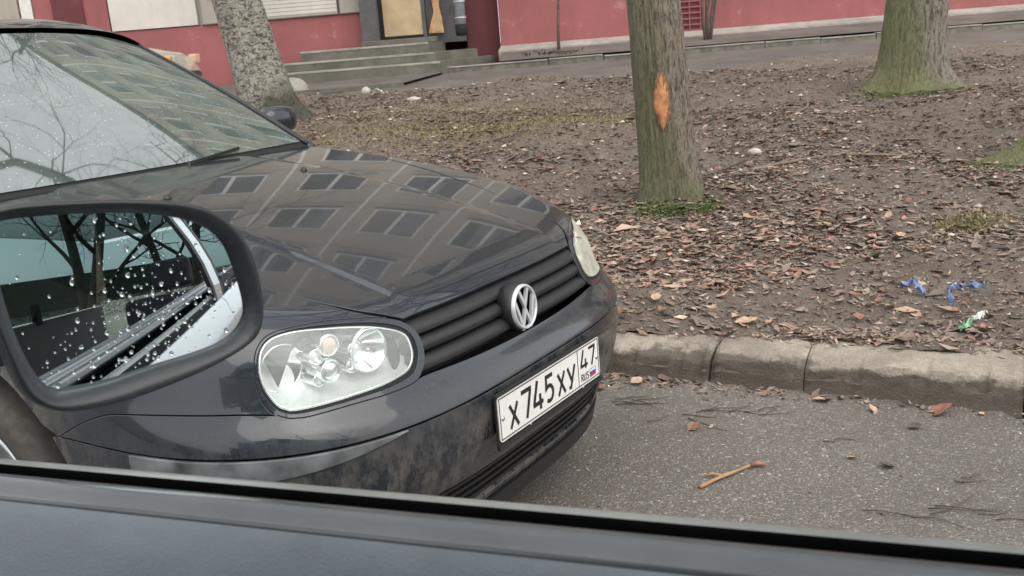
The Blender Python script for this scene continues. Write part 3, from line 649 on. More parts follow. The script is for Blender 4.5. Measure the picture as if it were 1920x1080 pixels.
# ------------------------------------------------------------------ the dark hatchback
POSE = (0.078, 2.365, D(-31.35))
car = empty('parked_hatchback', (POSE[0], POSE[1], 0), POSE[2], label='dark grey dirty hatchback facing right with its round-lamp headlight and licence plate in view', cat='car')
ZF = [(.10, -.10), (.20, -.085), (.28, -.055), (.36, -.022), (.43, -.002), (.50, .0), (.545, -.006), (.575, -.022), (.60, -.05), (.64, -.072), (.70, -.09), (.76, -.11), (.82, -.13), (1.0, -.20)]
ZW = [(.10, .80), (.20, .825), (.30, .85), (.40, .862), (.50, .867), (.60, .865), (.70, .85), (.80, .825), (.90, .79), (1.0, .75)]
HC = [(.1, .70), (0, .715), (-.06, .73), (-.12, .752), (-.2, .785), (-.3, .815), (-.45, .852), (-.65, .89), (-.85, .925), (-1.05, .955), (-1.3, .985), (-1.6, 1.01)]
def smt(tab):
    t = np.array(sorted(tab)); xs = np.linspace(t[0, 0], t[-1, 0], 400); ys = np.interp(xs, t[:, 0], t[:, 1])
    k = np.hanning(27); k /= k.sum(); yp = np.pad(ys, 13, mode='reflect', reflect_type='odd'); ys = np.convolve(yp, k, 'valid')
    return lambda q: np.interp(q, xs, ys)
zfn, zwn = smt(ZF), smt(ZW)
_hx = np.array(sorted(HC)); _hp = np.polyfit(_hx[:, 0] + .7, _hx[:, 1], 4)
def hcn(q): return np.polyval(_hp, np.clip(q, -1.65, .12) + .7)
BA, NE, ME, KK = .62, 3.5, 2.5, .07
def fbody(P):
    x, y, z = P[..., 0], P[..., 1], P[..., 2]; x0 = zfn(z); w = zwn(z)
    X = np.clip((x - (x0 - BA)) / BA, 0, None); Y = np.abs(y) / w
    g = (Y ** NE + X ** ME + 1e-12) ** (1 / 2.2); fa = (g - 1) * .55
    ay = np.abs(y); crown = -.016 * (ay / .8) ** 2.2; rid = .006 / (1 + np.exp((ay - .357) / .007)) * np.clip((-x - .13) / .1, 0, 1)
    fb = (z - (hcn(x) + crown + rid - .003)) * .93
    h = np.clip(.5 + .5 * (fa - fb) / KK, 0, 1); return fb * (1 - h) + fa * h + KK * h * (1 - h)
def gradb(P):
    e = 2e-3; G = np.zeros_like(P)
    for i in range(3):
        d = np.zeros(3); d[i] = e; G[:, i] = fbody(P + d) - fbody(P - d)
    return G / np.linalg.norm(G, axis=1)[:, None]
def cast(O, Dr, tmax, off=0.0):
    """outermost crossing along rays that start inside"""
    lo = np.zeros(len(O)); hi = np.full(len(O), tmax)
    for _ in range(34):
        m = (lo + hi) / 2; v = fbody(O + Dr * m[:, None]) - off; ins = v < 0
        lo = np.where(ins, m, lo); hi = np.where(ins, hi, m)
    return O + Dr * lo[:, None]
AX0 = -1.0; AZ0 = .45; SA = .9
def to_ab(P):
    P = np.atleast_2d(P); h = np.hypot(P[:, 0] - AX0, P[:, 1]); return np.stack([np.arctan2(P[:, 1], P[:, 0] - AX0) * SA, (P[:, 2] - AZ0) / h * SA], 1)
def from_ab(Q, off=0.0):
    a = Q[:, 0] / SA; b_ = Q[:, 1] / SA; n = len(Q); O = np.tile([AX0, 0, AZ0], (n, 1)); Dr = np.stack([np.cos(a), np.sin(a), b_], 1); return cast(O, Dr, 1.7, off)
def to_xy(P): return np.atleast_2d(P)[:, :2].copy()
def from_xy(Q, off=0.0):
    n = len(Q); O = np.concatenate([Q, np.full((n, 1), .3)], 1); return cast(O, np.tile([0, 0, 1.0], (n, 1)), 1.0, off)
DOM = {'ab': (to_ab, from_ab), 'xy': (to_xy, from_xy)}
def spline(P, sp, closed=False):
    P = np.asarray(P, float); n = len(P); out = []
    m = n if closed else n - 1
    for i in range(m):
        if closed: p0, p1, p2, p3 = P[(i - 1) % n], P[i], P[(i + 1) % n], P[(i + 2) % n]
        else: p0, p1, p2, p3 = P[max(i - 1, 0)], P[i], P[i + 1], P[min(i + 2, n - 1)]
        L = np.linalg.norm(p2 - p1); k = max(1, int(round(L / sp)))
        for j in range(k):
            t = j / k; out.append(.5 * ((2 * p1) + (-p0 + p2) * t + (2 * p0 - 5 * p1 + 4 * p2 - p3) * t * t + (-p0 + 3 * p1 - 3 * p2 + p3) * t ** 3))
    if not closed: out.append(P[-1])
    return np.array(out)
def inside(Q, poly):
    x, y = Q[:, 0], Q[:, 1]; c = np.zeros(len(Q), bool); n = len(poly)
    for i in range(n):
        x1, y1 = poly[i]; x2, y2 = poly[(i + 1) % n]
        if y1 == y2: continue
        t = ((y1 > y) != (y2 > y)); xx = (x2 - x1) * (y - y1) / (y2 - y1) + x1; c ^= t & (x < xx)
    return c
def area2(p): x, y = p[:, 0], p[:, 1]; return .5 * np.sum(x * np.roll(y, -1) - np.roll(x, -1) * y)
def offset_in(poly, d):
    """move a closed 2D loop to its left-hand inside by d (loop counter-clockwise)"""
    e1 = poly - np.roll(poly, 1, 0); e2 = np.roll(poly, -1, 0) - poly
    n1 = np.stack([-e1[:, 1], e1[:, 0]], 1); n2 = np.stack([-e2[:, 1], e2[:, 0]], 1)
    n1 /= np.linalg.norm(n1, axis=1)[:, None] + 1e-12; n2 /= np.linalg.norm(n2, axis=1)[:, None] + 1e-12
    m = n1 + n2; m /= np.linalg.norm(m, axis=1)[:, None] + 1e-9; s = 1 / np.clip((m * n1).sum(1), .5, 1); return poly + m * (d * s)[:, None]
def panel(name, loops, dom, mat, sp=.016, gap=.0022, lip=.014, off=0.0, parent=None, edge=.0018, jitter=0, flat_off=None, **kw):
    """body sheet: first loop is the outline, the rest are holes; 3D points near the body"""
    T, Fm = DOM[dom]; L2 = []
    for i, l in enumerate(loops):
        q = T(np.array(l)); ccw = area2(q) > 0
        if (i == 0) != ccw: q = q[::-1]
        L2.append(offset_in(q, gap))
    allp = np.concatenate(L2); mn, mxx = L2[0].min(0), L2[0].max(0)
    gx, gy = np.meshgrid(np.arange(mn[0], mxx[0], sp), np.arange(mn[1], mxx[1], sp * .866)); gx[1::2] += sp / 2
    G = np.stack([gx.ravel(), gy.ravel()], 1); k = inside(G, L2[0])
    for h in L2[1:]: k &= ~inside(G, h)
    G = G[k]
    # keep clear of the loops
    if len(G):
        dmin = np.full(len(G), 9.0)
        for s in range(0, len(allp), 200): dmin = np.minimum(dmin, np.sqrt(((G[:, None] - allp[None, s:s + 200]) ** 2).sum(-1)).min(1))
        G = G[dmin > sp * .55]
    P2 = np.concatenate([allp, G]); E = []; st = 0; ranges = []
    for l in L2:
        n = len(l); E += [(st + i, st + (i + 1) % n) for i in range(n)]; ranges.append((st, n)); st += n
    vv, ee, ff, ov, oe, of = delaunay_2d_cdt([Vector(p) for p in P2], E, [], 0, 1e-7)
    vv = np.array([tuple(v) for v in vv]); ff = np.array([f for f in ff if len(f) == 3])
    cc = vv[ff].mean(1); k = inside(cc, L2[0])
    for h in L2[1:]: k &= ~inside(cc, h)
    ff = ff[k]; o_arr = off if flat_off is None else flat_off(vv)
    P = Fm(vv, o_arr); N = gradb(P)
    tri = P[ff]; nn = np.cross(tri[:, 1] - tri[:, 0], tri[:, 2] - tri[:, 0]); flip = (nn * N[ff].mean(1)).sum(1) < 0; ff[flip] = ff[flip][:, ::-1]
    V = [P]; NN = [N]; Fs = [tuple(f) for f in ff]; base = len(P)
    inv = {}
    for newi, olds in enumerate(ov):
        for o_ in olds: inv[o_] = newi
    for li, (s0, n) in enumerate(ranges):
        idx = np.array([inv[s0 + i] for i in range(n)]); B = P[idx]; Nb = N[idx]
        tg = np.roll(B, -1, 0) - np.roll(B, 1, 0); tg /= np.linalg.norm(tg, axis=1)[:, None] + 1e-9; out = np.cross(tg, Nb)
        r1 = B + out * edge * .5 - Nb * edge * .4; r2 = B + out * edge - Nb * edge; r3 = B + out * edge - Nb * lip
        n1 = Nb * .7 + out * .7
        for R_, Nr in ((r1, n1), (r2, out + Nb * .15), (r3, out)): V.append(R_); NN.append(Nr / np.linalg.norm(Nr, axis=1)[:, None])
        ch = [idx, base + np.arange(n), base + n + np.arange(n), base + 2 * n + np.arange(n)]; base += 3 * n
        for a_, b2 in zip(ch[:-1], ch[1:]):
            for i in range(n): j = (i + 1) % n; Fs.append((a_[i], b2[i], b2[j], a_[j]))
    V = np.concatenate(V); NN = np.concatenate(NN)
    o = mesh(name, V, Fs, mat, parent or car, True, **kw)
    if len(o.data.vertices) == len(NN): o.data.normals_split_custom_set_from_vertices([tuple(n_) for n_ in NN])
    return o
def mir(P): P = np.array(P, float).copy(); P[:, 1] *= -1; return P
LENS = [(-0.2639,-0.7149,0.7108), (-0.2674,-0.6998,0.7396), (-0.2604,-0.6721,0.7582), (-0.2374,-0.6287,0.7632), (-0.2024,-0.5694,0.7570), (-0.1769,-0.5196,0.7486), (-0.1530,-0.4708,0.7365), (-0.1292,-0.4278,0.7182), (-0.1152,-0.4118,0.7013), (-0.1041,-0.4124,0.6782), (-0.0987,-0.4165,0.6610), (-0.0951,-0.4292,0.6441), (-0.0946,-0.4530,0.6323), (-0.1050,-0.5106,0.6240), (-0.1315,-0.5871,0.6200), (-0.1648,-0.6508,0.6168), (-0.1978,-0.6954,0.6159), (-0.2109,-0.7064,0.6208), (-0.2247,-0.7148,0.6298), (-0.2466,-0.7209,0.6597), (-0.2585,-0.7202,0.6884)]
BEZ = [(-0.2680,-0.7211,0.7056), (-0.2724,-0.7071,0.7368), (-0.2708,-0.6866,0.7568), (-0.2628,-0.6639,0.7657), (-0.2477,-0.6333,0.7693), (-0.2166,-0.5685,0.7684), (-0.1918,-0.5173,0.7618), (-0.1668,-0.4594,0.7519), (-0.1467,-0.4209,0.7396), (-0.1334,-0.4005,0.7287), (-0.1148,-0.3843,0.7073), (-0.1021,-0.3803,0.6849), (-0.0929,-0.3844,0.6586), (-0.0861,-0.3969,0.6361), (-0.0800,-0.4282,0.6150), (-0.0835,-0.4653,0.6086), (-0.0979,-0.5222,0.6069), (-0.1266,-0.5949,0.6071), (-0.1732,-0.6766,0.6033), (-0.1882,-0.6947,0.6039), (-0.2019,-0.7083,0.6059), (-0.2201,-0.7206,0.6143), (-0.2341,-0.7273,0.6243), (-0.2498,-0.7301,0.6452), (-0.2617,-0.7277,0.6768)]
SEAM = [(-0.2192,-0.7201,0.6137), (-0.2691,-0.7591,0.6198), (-0.3236,-0.7923,0.6224), (-0.4303,-0.8348,0.6221), (-0.5280,-0.8553,0.6162), (-0.5809,-0.8617,0.6068), (-0.6521,-0.8654,0.5790), (-0.7231,-0.8661,0.5443)]
CREASE = [(-0.5125,-0.8629,0.5334), (-0.3661,-0.8362,0.5453), (-0.2530,-0.7878,0.5423), (-0.1875,-0.7415,0.5373), (-0.1319,-0.6819,0.5391), (-0.0783,-0.5880,0.5473), (-0.0378,-0.4536,0.5537), (-0.0097,-0.2487,0.5411), (-0.0046,-0.0620,0.5324)]
R_ = lambda pts, sp=.009, closed=False: spline(pts, sp, closed)
lens_n = R_(LENS, .006, True); bez_n = R_(BEZ, .006, True)
lens_f, bez_f = mir(lens_n), mir(bez_n)
seam_n = R_([(-.215, -.716, .6125)] + SEAM[1:7] + [(-.735, -.866, .536)])
def curve_at(P, off=0): return from_ab(to_ab(P), off)
# wheel arch
WX, WZ, WR = -1.10, .31, .375
arch = [(WX + (WR + .035) * math.cos(a), -.86, WZ + (WR) * math.sin(a)) for a in np.linspace(D(36), D(180), 30)]
arch_front = [(WX + (WR + .035) * math.cos(a), -.86, WZ + (WR) * math.sin(a)) for a in np.linspace(D(-22), D(36), 12)]
arch[0] = tuple(seam_n[-1]); 
# hood
hs = [(-.1345, .395, .7315), (-.16, .43, .745), (-.20, .475, .765), (-.27, .513, .79), (-.37, .545, .82), (-.50, .575, .848), (-.70, .615, .885), (-.92, .66, .92), (-1.17, .705, .955), (-1.36, .73, .985)]
rear = [(-1.36, .73, .98), (-1.36, .60, .98), (-1.335, .3, .98), (-1.315, 0, .98), (-1.335, -.3, .98), (-1.36, -.6, .98), (-1.36, -.73, .98)]
front = [(-.1345, -.395, .7315), (-.122, -.232, .7300), (-.119, 0, .7312), (-.122, .232, .7300), (-.1345, .395, .7315)]
hl = np.concatenate([R_(hs, .02)[:-1], R_(rear, .02)[:-1], R_(mir(hs)[::-1], .02)[:-1], R_(front, .012)[:-1]])
panel('bonnet', [hl], 'xy', 'dark_paint', sp=.014, gap=.0025, label='dark grey bonnet with chipped front edge')
# near and far fender
def nearest(P, q): return int(np.argmin(((P - np.array(q)) ** 2).sum(1)))
def seg_ccw(loop, i, j):
    n = len(loop); return loop[[(i + k) % n for k in range(((j - i) % n) + 1)]]
hsn = mir(R_(hs, .02))              # near shut line, front to rear
iA = nearest(bez_n, (-.150, -.430, .742)); iB = nearest(bez_n, seam_n[0])
top_arc = seg_ccw(bez_n, iB, iA)    # from lower outer corner over the top to the bonnet corner
if len(top_arc) > len(bez_n) * .75: top_arc = seg_ccw(bez_n, iA, iB)[::-1]
# start the shut line where it clears the lamp
hs_start = 3
fen = np.concatenate([top_arc, hsn[hs_start:], R_([(-1.36, -.73, .985), (-1.40, -.775, .95), (-1.45, -.80, .90), (-1.47, -.85, .7), (-1.475, -.862, .5), (-1.475, -.845, .32), (-1.47, -.84, .30)], .02)[1:], arch[::-1][:-1], seam_n[::-1][:-1]])
panel('fender', [fen], 'ab', 'dark_paint', sp=.014)
panel('fender', [mir(fen)[::-1]], 'ab', 'dark_paint', sp=.02)
# headlamp bezels
for lz, bz in ((lens_n, bez_n), (lens_f, bez_f)):
    qb, ql = to_ab(bz), to_ab(lz); near_i = np.array([int(np.argmin(((ql - p) ** 2).sum(1))) for p in qb]); qm = ql[near_i] * .56 + qb * .44
    for _ in range(6): qm = (np.roll(qm, 1, 0) + qm * 2 + np.roll(qm, -1, 0)) / 4
    mz_ = from_ab(qm)
    panel('headlight_bezel', [mz_, lz], 'ab', 'bezel_black', sp=.005, gap=.0004, lip=.03, off=-.003, edge=.001)
    panel('headlight_surround', [bz, mz_], 'ab', 'dark_paint', sp=.005, gap=.0006, lip=.012, off=-.0008, edge=.0014)
# bumper cover above the crease
cz = .5385
def arc_at(z, y0, y1, n=90):
    a0 = math.atan2(y0, -.0 - AX0); th = np.linspace(y0, y1, n); Q = []
    for a in th: Q.append((a * SA, 0))
    # solve b for height z at each azimuth
    Q = np.array(Q); b_ = np.zeros(n)
    for _ in range(12):
        P = from_ab(np.stack([Q[:, 0], b_], 1)); h = np.hypot(P[:, 0] - AX0, P[:, 1]); b_ = (z - AZ0) / h * SA
    return from_ab(np.stack([Q[:, 0], b_], 1))
aw = math.atan2(-.866, -.735 - AX0)      # azimuth of the bumper's rear edge
crease = arc_at(cz, aw, -aw, 220); crease[0] = seam_n[-1] ; crease[-1] = mir(seam_n[-1:])[0]
gb = R_([(-.0835, -.430, .6125), (-.0771, -.3975, .6150), (-.0589, -.2508, .6095), (-.0524, -.1229, .6060), (-.050, 0, .605), (-.0524, .1229, .606), (-.0589, .2508, .6095), (-.0771, .3975, .615), (-.0835, .430, .6125)], .012)
iC = nearest(bez_n, gb[0])
low_arc = seg_ccw(bez_n, iC, iB)
if len(low_arc) > len(bez_n) * .5: low_arc = seg_ccw(bez_n, iB, iC)[::-1]
topline = np.concatenate([seam_n[::-1][:-1], low_arc[::-1], gb[1:-1], mir(low_arc), mir(seam_n)[1:]])
bump_u = np.concatenate([crease, topline[::-1][1:-1]])
panel('bumper', [bump_u], 'ab', 'dark_paint', sp=.011, gap=.0018)
# lower bumper skin, a little set in under the crease
cl = arc_at(cz - .004, aw, -aw, 160); 
side = [tuple(p) for p in arch_front[::-1]]
aw2 = math.atan2(-.86, arch_front[0][0] - AX0)
bot = arc_at(.215, aw2, -aw2, 130)
openg = np.concatenate([arc_at(.335, -.42, .42, 60), arc_at(.235, -.46, .46, 60)[::-1]])
low = np.concatenate([cl, mir(side), bot[::-1], np.array(side)[::-1]])
panel('lower_bumper', [low, openg], 'ab', 'dark_paint', sp=.014, off=-.005, label='lower bumper caked with road dirt')
# protective strip let into the lower bumper's upper edge on each side
def strip(sgn):
    a0, a1 = -.93, -.335
    a0 = math.atan2(-.8629, -.5125 - AX0)
    a1 = -.50; t_ = arc_at(cz - .0065, a0, a1, 90); b_ = arc_at(cz - .066, a0, a1, 90); wt = np.linspace(0, 1, 90)[:, None] ** 2.0 * .985; b_ = t_ * wt + b_ * (1 - wt)
    lp = np.concatenate([t_, b_[::-1]]); lp = lp if sgn < 0 else mir(lp)
    panel('bumper_strip', [lp], 'ab', 'dusty_plastic', sp=.012, off=.0008, gap=.0012, lip=.008, edge=.003)
strip(-1); strip(1)
# black intake in the lower middle, two bars
def sweep(name, prof, ya, yb, mat, parent=None, n=60, zfix=None, **kw):
    """profile of (outward offset, height) swept across the front"""
    rows = []
    for o_, z in prof:
        P = arc_at(z, ya, yb, n); N = gradb(P); N[:, 2] = 0; N /= np.linalg.norm(N, axis=1)[:, None]; rows.append(P + N * o_)
    m = len(prof); V = np.concatenate(rows); Fs = []
    for j in range(m):
        k = (j + 1) % m
        for i in range(n - 1): Fs.append((j * n + i, j * n + i + 1, k * n + i + 1, k * n + i))
    Fs += [tuple(j * n for j in range(m)), tuple(j * n + n - 1 for j in range(m))[::-1]]
    bm = bmesh.new(); vs = [bm.verts.new(tuple(v)) for v in V]
    for f in Fs: bm.faces.new([vs[q] for q in f])
    bmesh.ops.recalc_face_normals(bm, faces=bm.faces[:])
    o = from_bm(name, bm, mat, parent or car, True, **kw)
    try: o.data.set_sharp_from_angle(angle=D(40))
    except Exception: pass
    return o
ig = sweep('intake', [(-.075, .345), (-.06, .345), (-.06, .225), (-.075, .225)], -.43, .43, 'matte_black')
for z in (.252, .276, .300, .322): sweep('intake_bar', [(-.012, z + .005), (-.050, z + .008), (-.050, z + .002), (-.012, z - .005)], -.42, .42, 'black_plastic', ig)
# lower lip
sweep('lip', [(-.02, .214), (.004, .212), (.006, .165), (-.01, .16), (-.02, .17)], -.78, .78, 'black_plastic')
# ---- radiator grille
grl = sweep('grille', [(-.062, .735), (-.055, .735), (-.050, .600), (-.060, .600)], -.455, .455, 'matte_black', label='black three-bar radiator grille')
ZS = [(.7205, .693), (.6835, .656), (.6465, .619)]
for zt, zb in ZS:
    sweep('slat', [(-.030, zt + .004), (-.010, zt), (-.0035, zt - .006), (-.003, zb + .012), (-.009, zb + .002), (-.046, zb - .004), (-.052, zb + .004), (-.040, zt + .002)], -.43, .43, 'black_plastic', grl, 70)
# ---- badge: ring, V over W
EB = frame((-.052, -.006, .6665), (1, 0, .10))
em = lathe('badge', [(.0, -.006), (.0505, -.006), (.0505, -.0045)], 'groove_black', car, 48, EB, label='round chrome badge with interlocked letters')
lathe('badge_ring', [(.0495, -.006), (.0495, .001), (.0515, .0035), (.0545, .0035), (.0568, .001), (.0575, -.006), (.0575, -.02)], 'emblem_chrome', em, 64, EB)
lathe('badge_collar', [(.0576, -.006), (.0605, -.008), (.062, -.014), (.063, -.045), (.05, -.05)], 'black_plastic', em, 64, EB)
R1 = .0500
def onring(deg): return (R1 * math.sin(D(deg)), R1 * math.cos(D(deg)))
Vp = [onring(-26), (0, .0035), onring(26)]
Wp = [onring(-64), (-.0195, -.0470), (0.0, -.0065), (.0195, -.0470), onring(64)]
for pts, w in ((Vp, .0098), (Wp, .0098)):
    v, f = ribbon(pts, w, -.0058, .0072 if pts is Vp else .0070); mesh('badge_letter', [EB @ Vector(q) for q in v], f, 'emblem_chrome', em)
# ---- headlights
def headlight(sgn):
    lz = lens_n if sgn < 0 else lens_f
    sg = lambda P: np.array(P, float) * np.array([1, -sgn, 1])   # baked points are near side (y<0)
    # bowl: a bright recessed floor inside the lens outline and its wall
    q = to_ab(lz); c = q.mean(0)
    if area2(q) < 0: q = q[::-1]
    rings = [(1.0, -.004), (.995, -.02), (.975, -.038), (.93, -.052), (.80, -.066), (.6, -.075), (.4, -.080), (.2, -.083), (.05, -.084)]
    V = []; n = len(q)
    for s, o_ in rings: V.append(from_ab(c + (q - c) * s, np.full(n, o_)))
    V = np.concatenate(V); Fs = []
    for i in range(len(rings) - 1):
        for k in range(n): Fs.append((i * n + k, i * n + (k + 1) % n, (i + 1) * n + (k + 1) % n, (i + 1) * n + k))
    Fs.append(tuple((len(rings) - 1) * n + k for k in range(n)))
    hlp = mesh('headlight', V, Fs, 'soft_chrome', car, True)
    # chrome edge bead
    V_, F_ = tube_arrays([Vector(p) for p in from_ab(offset_in(to_ab(lz) if area2(to_ab(lz)) > 0 else to_ab(lz)[::-1], .003), np.full(n, -.003))] , .0017, 6, False)
    nn = n
    F_ = F_ + [((nn - 1) * 6 + k, (nn - 1) * 6 + (k + 1) % 6, (k + 1) % 6, k) for k in range(6)]
    mesh('lens_bead', V_, F_, 'chrome', hlp, True)
    fwd = (1, sgn * .22, .0)
    def refl(nm, P, r, depth, back, rim=True, mat='chrome'):
        p = sg([P])[0]; p = (p[0] - back, p[1] , p[2]); F4 = frame(p, fwd)
        pr = [(.004, -depth + .002), (.010, -depth)] + [(r * math.sqrt(t), -depth * (1 - t)) for t in np.linspace(.06, 1, 12)]
        pr = [(.002, -depth)] + pr[2:]
        if rim: pr += [(r * 1.045, .0015), (r * 1.075, -.001), (r * 1.08, -.014)]
        o = lathe(nm, pr, mat, hlp, 44, F4)
        lathe('bulb', [(.0, .0), (.005, -.002), (.0065, -.008), (.0065, -.03), (.011, -.032), (.011, -depth + .003)], 'screw_metal', hlp, 18, F4)
    refl('reflector', (-.232, -.650, .683), .050, .040, .032)
    refl('reflector', (-.140, -.497, .690), .045, .038, .014)
    for (P, r, m_) in (((-.186, -.574, .7195), .0190, 'bulb_glass'), ((-.172, -.592, .670), .0200, 'chrome'), ((-.168, -.53, .662), .012, 'chrome'), ((-.160, -.525, .70), .014, 'soft_chrome'), ((-.205, -.60, .70), .013, 'soft_chrome'), ((-.20, -.60, .65), .012, 'soft_chrome')):
        p = sg([P])[0]; F4 = frame((p[0] - .012, p[1], p[2]), fwd)
        lathe('lamp_lens', [(.0, r * .35), (r * .5, r * .30), (r * .85, r * .14), (r, 0)], m_, hlp, 32, F4)
        lathe('lamp_ring', [(r * 1.02, 0), (r * 1.06, .004), (r * 1.22, .004), (r * 1.28, 0), (r * 1.3, -.05)], 'chrome', hlp, 32, F4)
    # clear cover: outer skin flush with the body, a second face 3 mm inside
    q = to_ab(lz)
    panel('lens', [R_(lz, .008, True)], 'ab', 'lens_glass' if sgn < 0 else 'aged_lens', sp=.010, gap=.0006, lip=.003, off=-.0005, edge=.0006, parent=hlp)
headlight(-1); headlight(1)
# ---- licence plate
PT = Matrix.Translation((0, 0, 0))
PF = frame((.0135, .004, .4625), (1, -.012, .035))
pl = mesh('licence_plate', *[x for x in (lambda V, F: ([PF @ Vector(v) for v in V], F))(*ribbon([(-.266, 0), (.266, 0)], .124, -.008, .004))], 'black_plastic', car, label='white licence plate in a black frame')
def plate_rr(w, h, r, z):
    P = []
    for cx, cy, a0 in ((w - r, h - r, 0), (-w + r, h - r, 90), (-w + r, -h + r, 180), (w - r, -h + r, 270)):
        for k in range(5): a = D(a0 + k * 22.5); P.append((cx + r * math.cos(a), cy + r * math.sin(a), z))
    return P
n = 20; A_ = plate_rr(.26, .056, .010, -.0012); B_ = plate_rr(.26, .056, .010, -.0035)
mesh('plate_face', [PF @ Vector(v) for v in A_ + B_], [tuple(range(n)), tuple(range(n, 2 * n))[::-1]] + [(i, n + i, n + (i + 1) % n, (i + 1) % n) for i in range(n)], 'plate_white', pl)
def stroke(name, pl_pts, w, z=-.00115, mat='ink_black', closed=False, h=.0006):
    parts = [ribbon([(x / 1000 - .26, y / 1000 - .056) for x, y in p], w / 1000, z + i * .00012, h, closed) for i, p in enumerate(pl_pts)]
    V, F_ = merge(parts); mesh(name, [PF @ Vector(v) for v in V], F_, mat, pl)
def arcp(cx, cy, rx, ry, a0, a1, n=10): return [(cx + rx * math.cos(D(a0 + (a1 - a0) * i / n)), cy + ry * math.sin(D(a0 + (a1 - a0) * i / n))) for i in range(n + 1)]
stroke('border', [[(6, 6), (514, 6), (514, 106), (6, 106)]], 2.6, closed=True)
stroke('divider', [[(396, 8), (396, 104)]], 2.6)
b0 = 18
def gX(x, w=42, h=58): return [[(x + 3, b0), (x + w - 3, b0 + h)], [(x + 3, b0 + h), (x + w - 3, b0)]]
stroke('letter', gX(46), 9.5)
stroke('digit', [[(104, b0 + 70), (146, b0 + 70), (146, b0 + 64), (124, b0)]], 11)
stroke('digit', [[(192, b0), (192, b0 + 40)], [(182, b0 + 76), (162, b0 + 24), (162, b0 + 18), (206, b0 + 18)]], 11)
stroke('digit', [[(258, b0 + 70), (226, b0 + 70), (224, b0 + 40), (232, b0 + 44)] + arcp(238, b0 + 25, 19, 20, 80, -130, 14)], 10.5)
stroke('letter', gX(282), 9.5)
stroke('letter', [[(338, b0 + 58), (357, b0 + 20)], [(378, b0 + 58), (352, b0 + 2), (342, b0 + 3)]], 9.5)
stroke('region_digit', [[(440, 46), (440, 72)], [(430, 98), (414, 60), (414, 55), (451, 55)]], 8)
stroke('region_digit', [[(460, 94), (494, 94), (494, 89), (474, 44)]], 8)
# small country letters and flag
def tiny(x, P): stroke('country_letter', [[(x + a, 14 + b2) for a, b2 in p] for p in P], 3)
tiny(412, [[(0, 0), (0, 18), (8, 18), (10, 14), (8, 10), (1, 10)], [(4, 10), (10, 0)]])
tiny(427, [[(0, 18), (0, 3), (3, 0), (7, 0), (10, 3), (10, 18)]])
tiny(442, [[(10, 16), (7, 18), (3, 18), (0, 15), (2, 11), (8, 8), (10, 4), (7, 0), (2, 0), (0, 2)]])
for k, m_ in enumerate(('ink_red', 'ink_blue', 'plate_white')): stroke('flag_stripe', [[(462, 17 + k * 6.2), (492, 17 + k * 6.2)]], 6, mat=m_)
stroke('flag_edge', [[(460.5, 12.5), (493.5, 12.5), (493.5, 34), (460.5, 34)]], 1.0, closed=True)
for x, y in ((17, 56), (503, 56)): lathe('screw', [(.0, .0025), (.004, .002), (.0058, .0), (.006, -.002)], 'screw_metal', pl, 16, PF @ Matrix.Translation((x / 1000 - .26, y / 1000 - .056, .0)))
for x in (-.12, .16): lathe('screw', [(.0, .003), (.003, .002), (.004, .0), (.004, -.003)], 'screw_metal', pl, 14, PF @ Matrix.Translation((x, -.0595, -.003)))
v, f = ribbon([(-.268, -.0665), (.268, -.0665)], .012, -.0075, .008); mesh('plate_frame_lip', [PF @ Vector(q) for q in v], f, 'rubber', pl)
v, f = ribbon([(-.268, .060), (.268, .060)], .006, -.0075, .009); mesh('plate_frame_lip', [PF @ Vector(q) for q in v], f, 'rubber', pl)
# ---- dark inner structure so that no light shows through gaps
nA, nB = 90, 40; A2, B2 = np.meshgrid(np.linspace(-2.02, 2.02, nA), np.linspace(-.30, .62, nB)); Q = np.stack([A2.ravel() * SA, B2.ravel() * SA], 1)
P = from_ab(Q, np.full(len(Q), -.17)); i = np.arange(nA * nB).reshape(nB, nA); Fq = np.stack([i[:-1, :-1].ravel(), i[:-1, 1:].ravel(), i[1:, 1:].ravel(), i[1:, :-1].ravel()], 1)
cc = P[Fq].mean(1); kk = np.hypot(cc[:, 0] - WX, cc[:, 2] - WZ) > .40
mesh('engine_bay', P, Fq[kk | (np.abs(cc[:, 1]) < .5)], 'matte_black', car)
gx, gy = np.meshgrid(np.linspace(-1.5, -.25, 30), np.linspace(-.68, .68, 30)); P = from_xy(np.stack([gx.ravel(), gy.ravel()], 1), np.full(900, -.03)); i = np.arange(900).reshape(30, 30)
mesh('engine_bay', P, np.stack([i[:-1, :-1].ravel(), i[:-1, 1:].ravel(), i[1:, 1:].ravel(), i[1:, :-1].ravel()], 1), 'matte_black', car)
# ---- wheels and arches
def wheel(x, s):
    w = lathe('wheel', [(.20, .075), (.225, .092), (.27, .10), (.297, .088), (.303, .05), (.303, -.05), (.29, -.09), (.2, -.09)], 'tyre', car, 56, frame((x, s * .775, .305), (0, s, 0)))
    W4 = frame((x, s * .775, .305), (0, s, 0))
    lathe('rim', [(.0, .03), (.04, .035), (.06, .02), (.13, .0), (.165, .02), (.178, .066), (.187, .078), (.197, .080), (.203, .072), (.2, .05)], 'silver_rim', w, 56, W4)
    for k in range(10):
        a = 2 * math.pi * k / 10; bm = bmesh.new(); bmesh.ops.create_cube(bm, size=1, matrix=W4 @ Matrix.Rotation(a, 4, 'Z') @ Matrix.Translation((.11, 0, .055)) @ Matrix.Diagonal((.14, .028, .03, 1))); from_bm('spoke', bm, 'silver_rim', w)
for x in (WX + .02, -3.35):
    for s in (-1, 1): wheel(x, s)
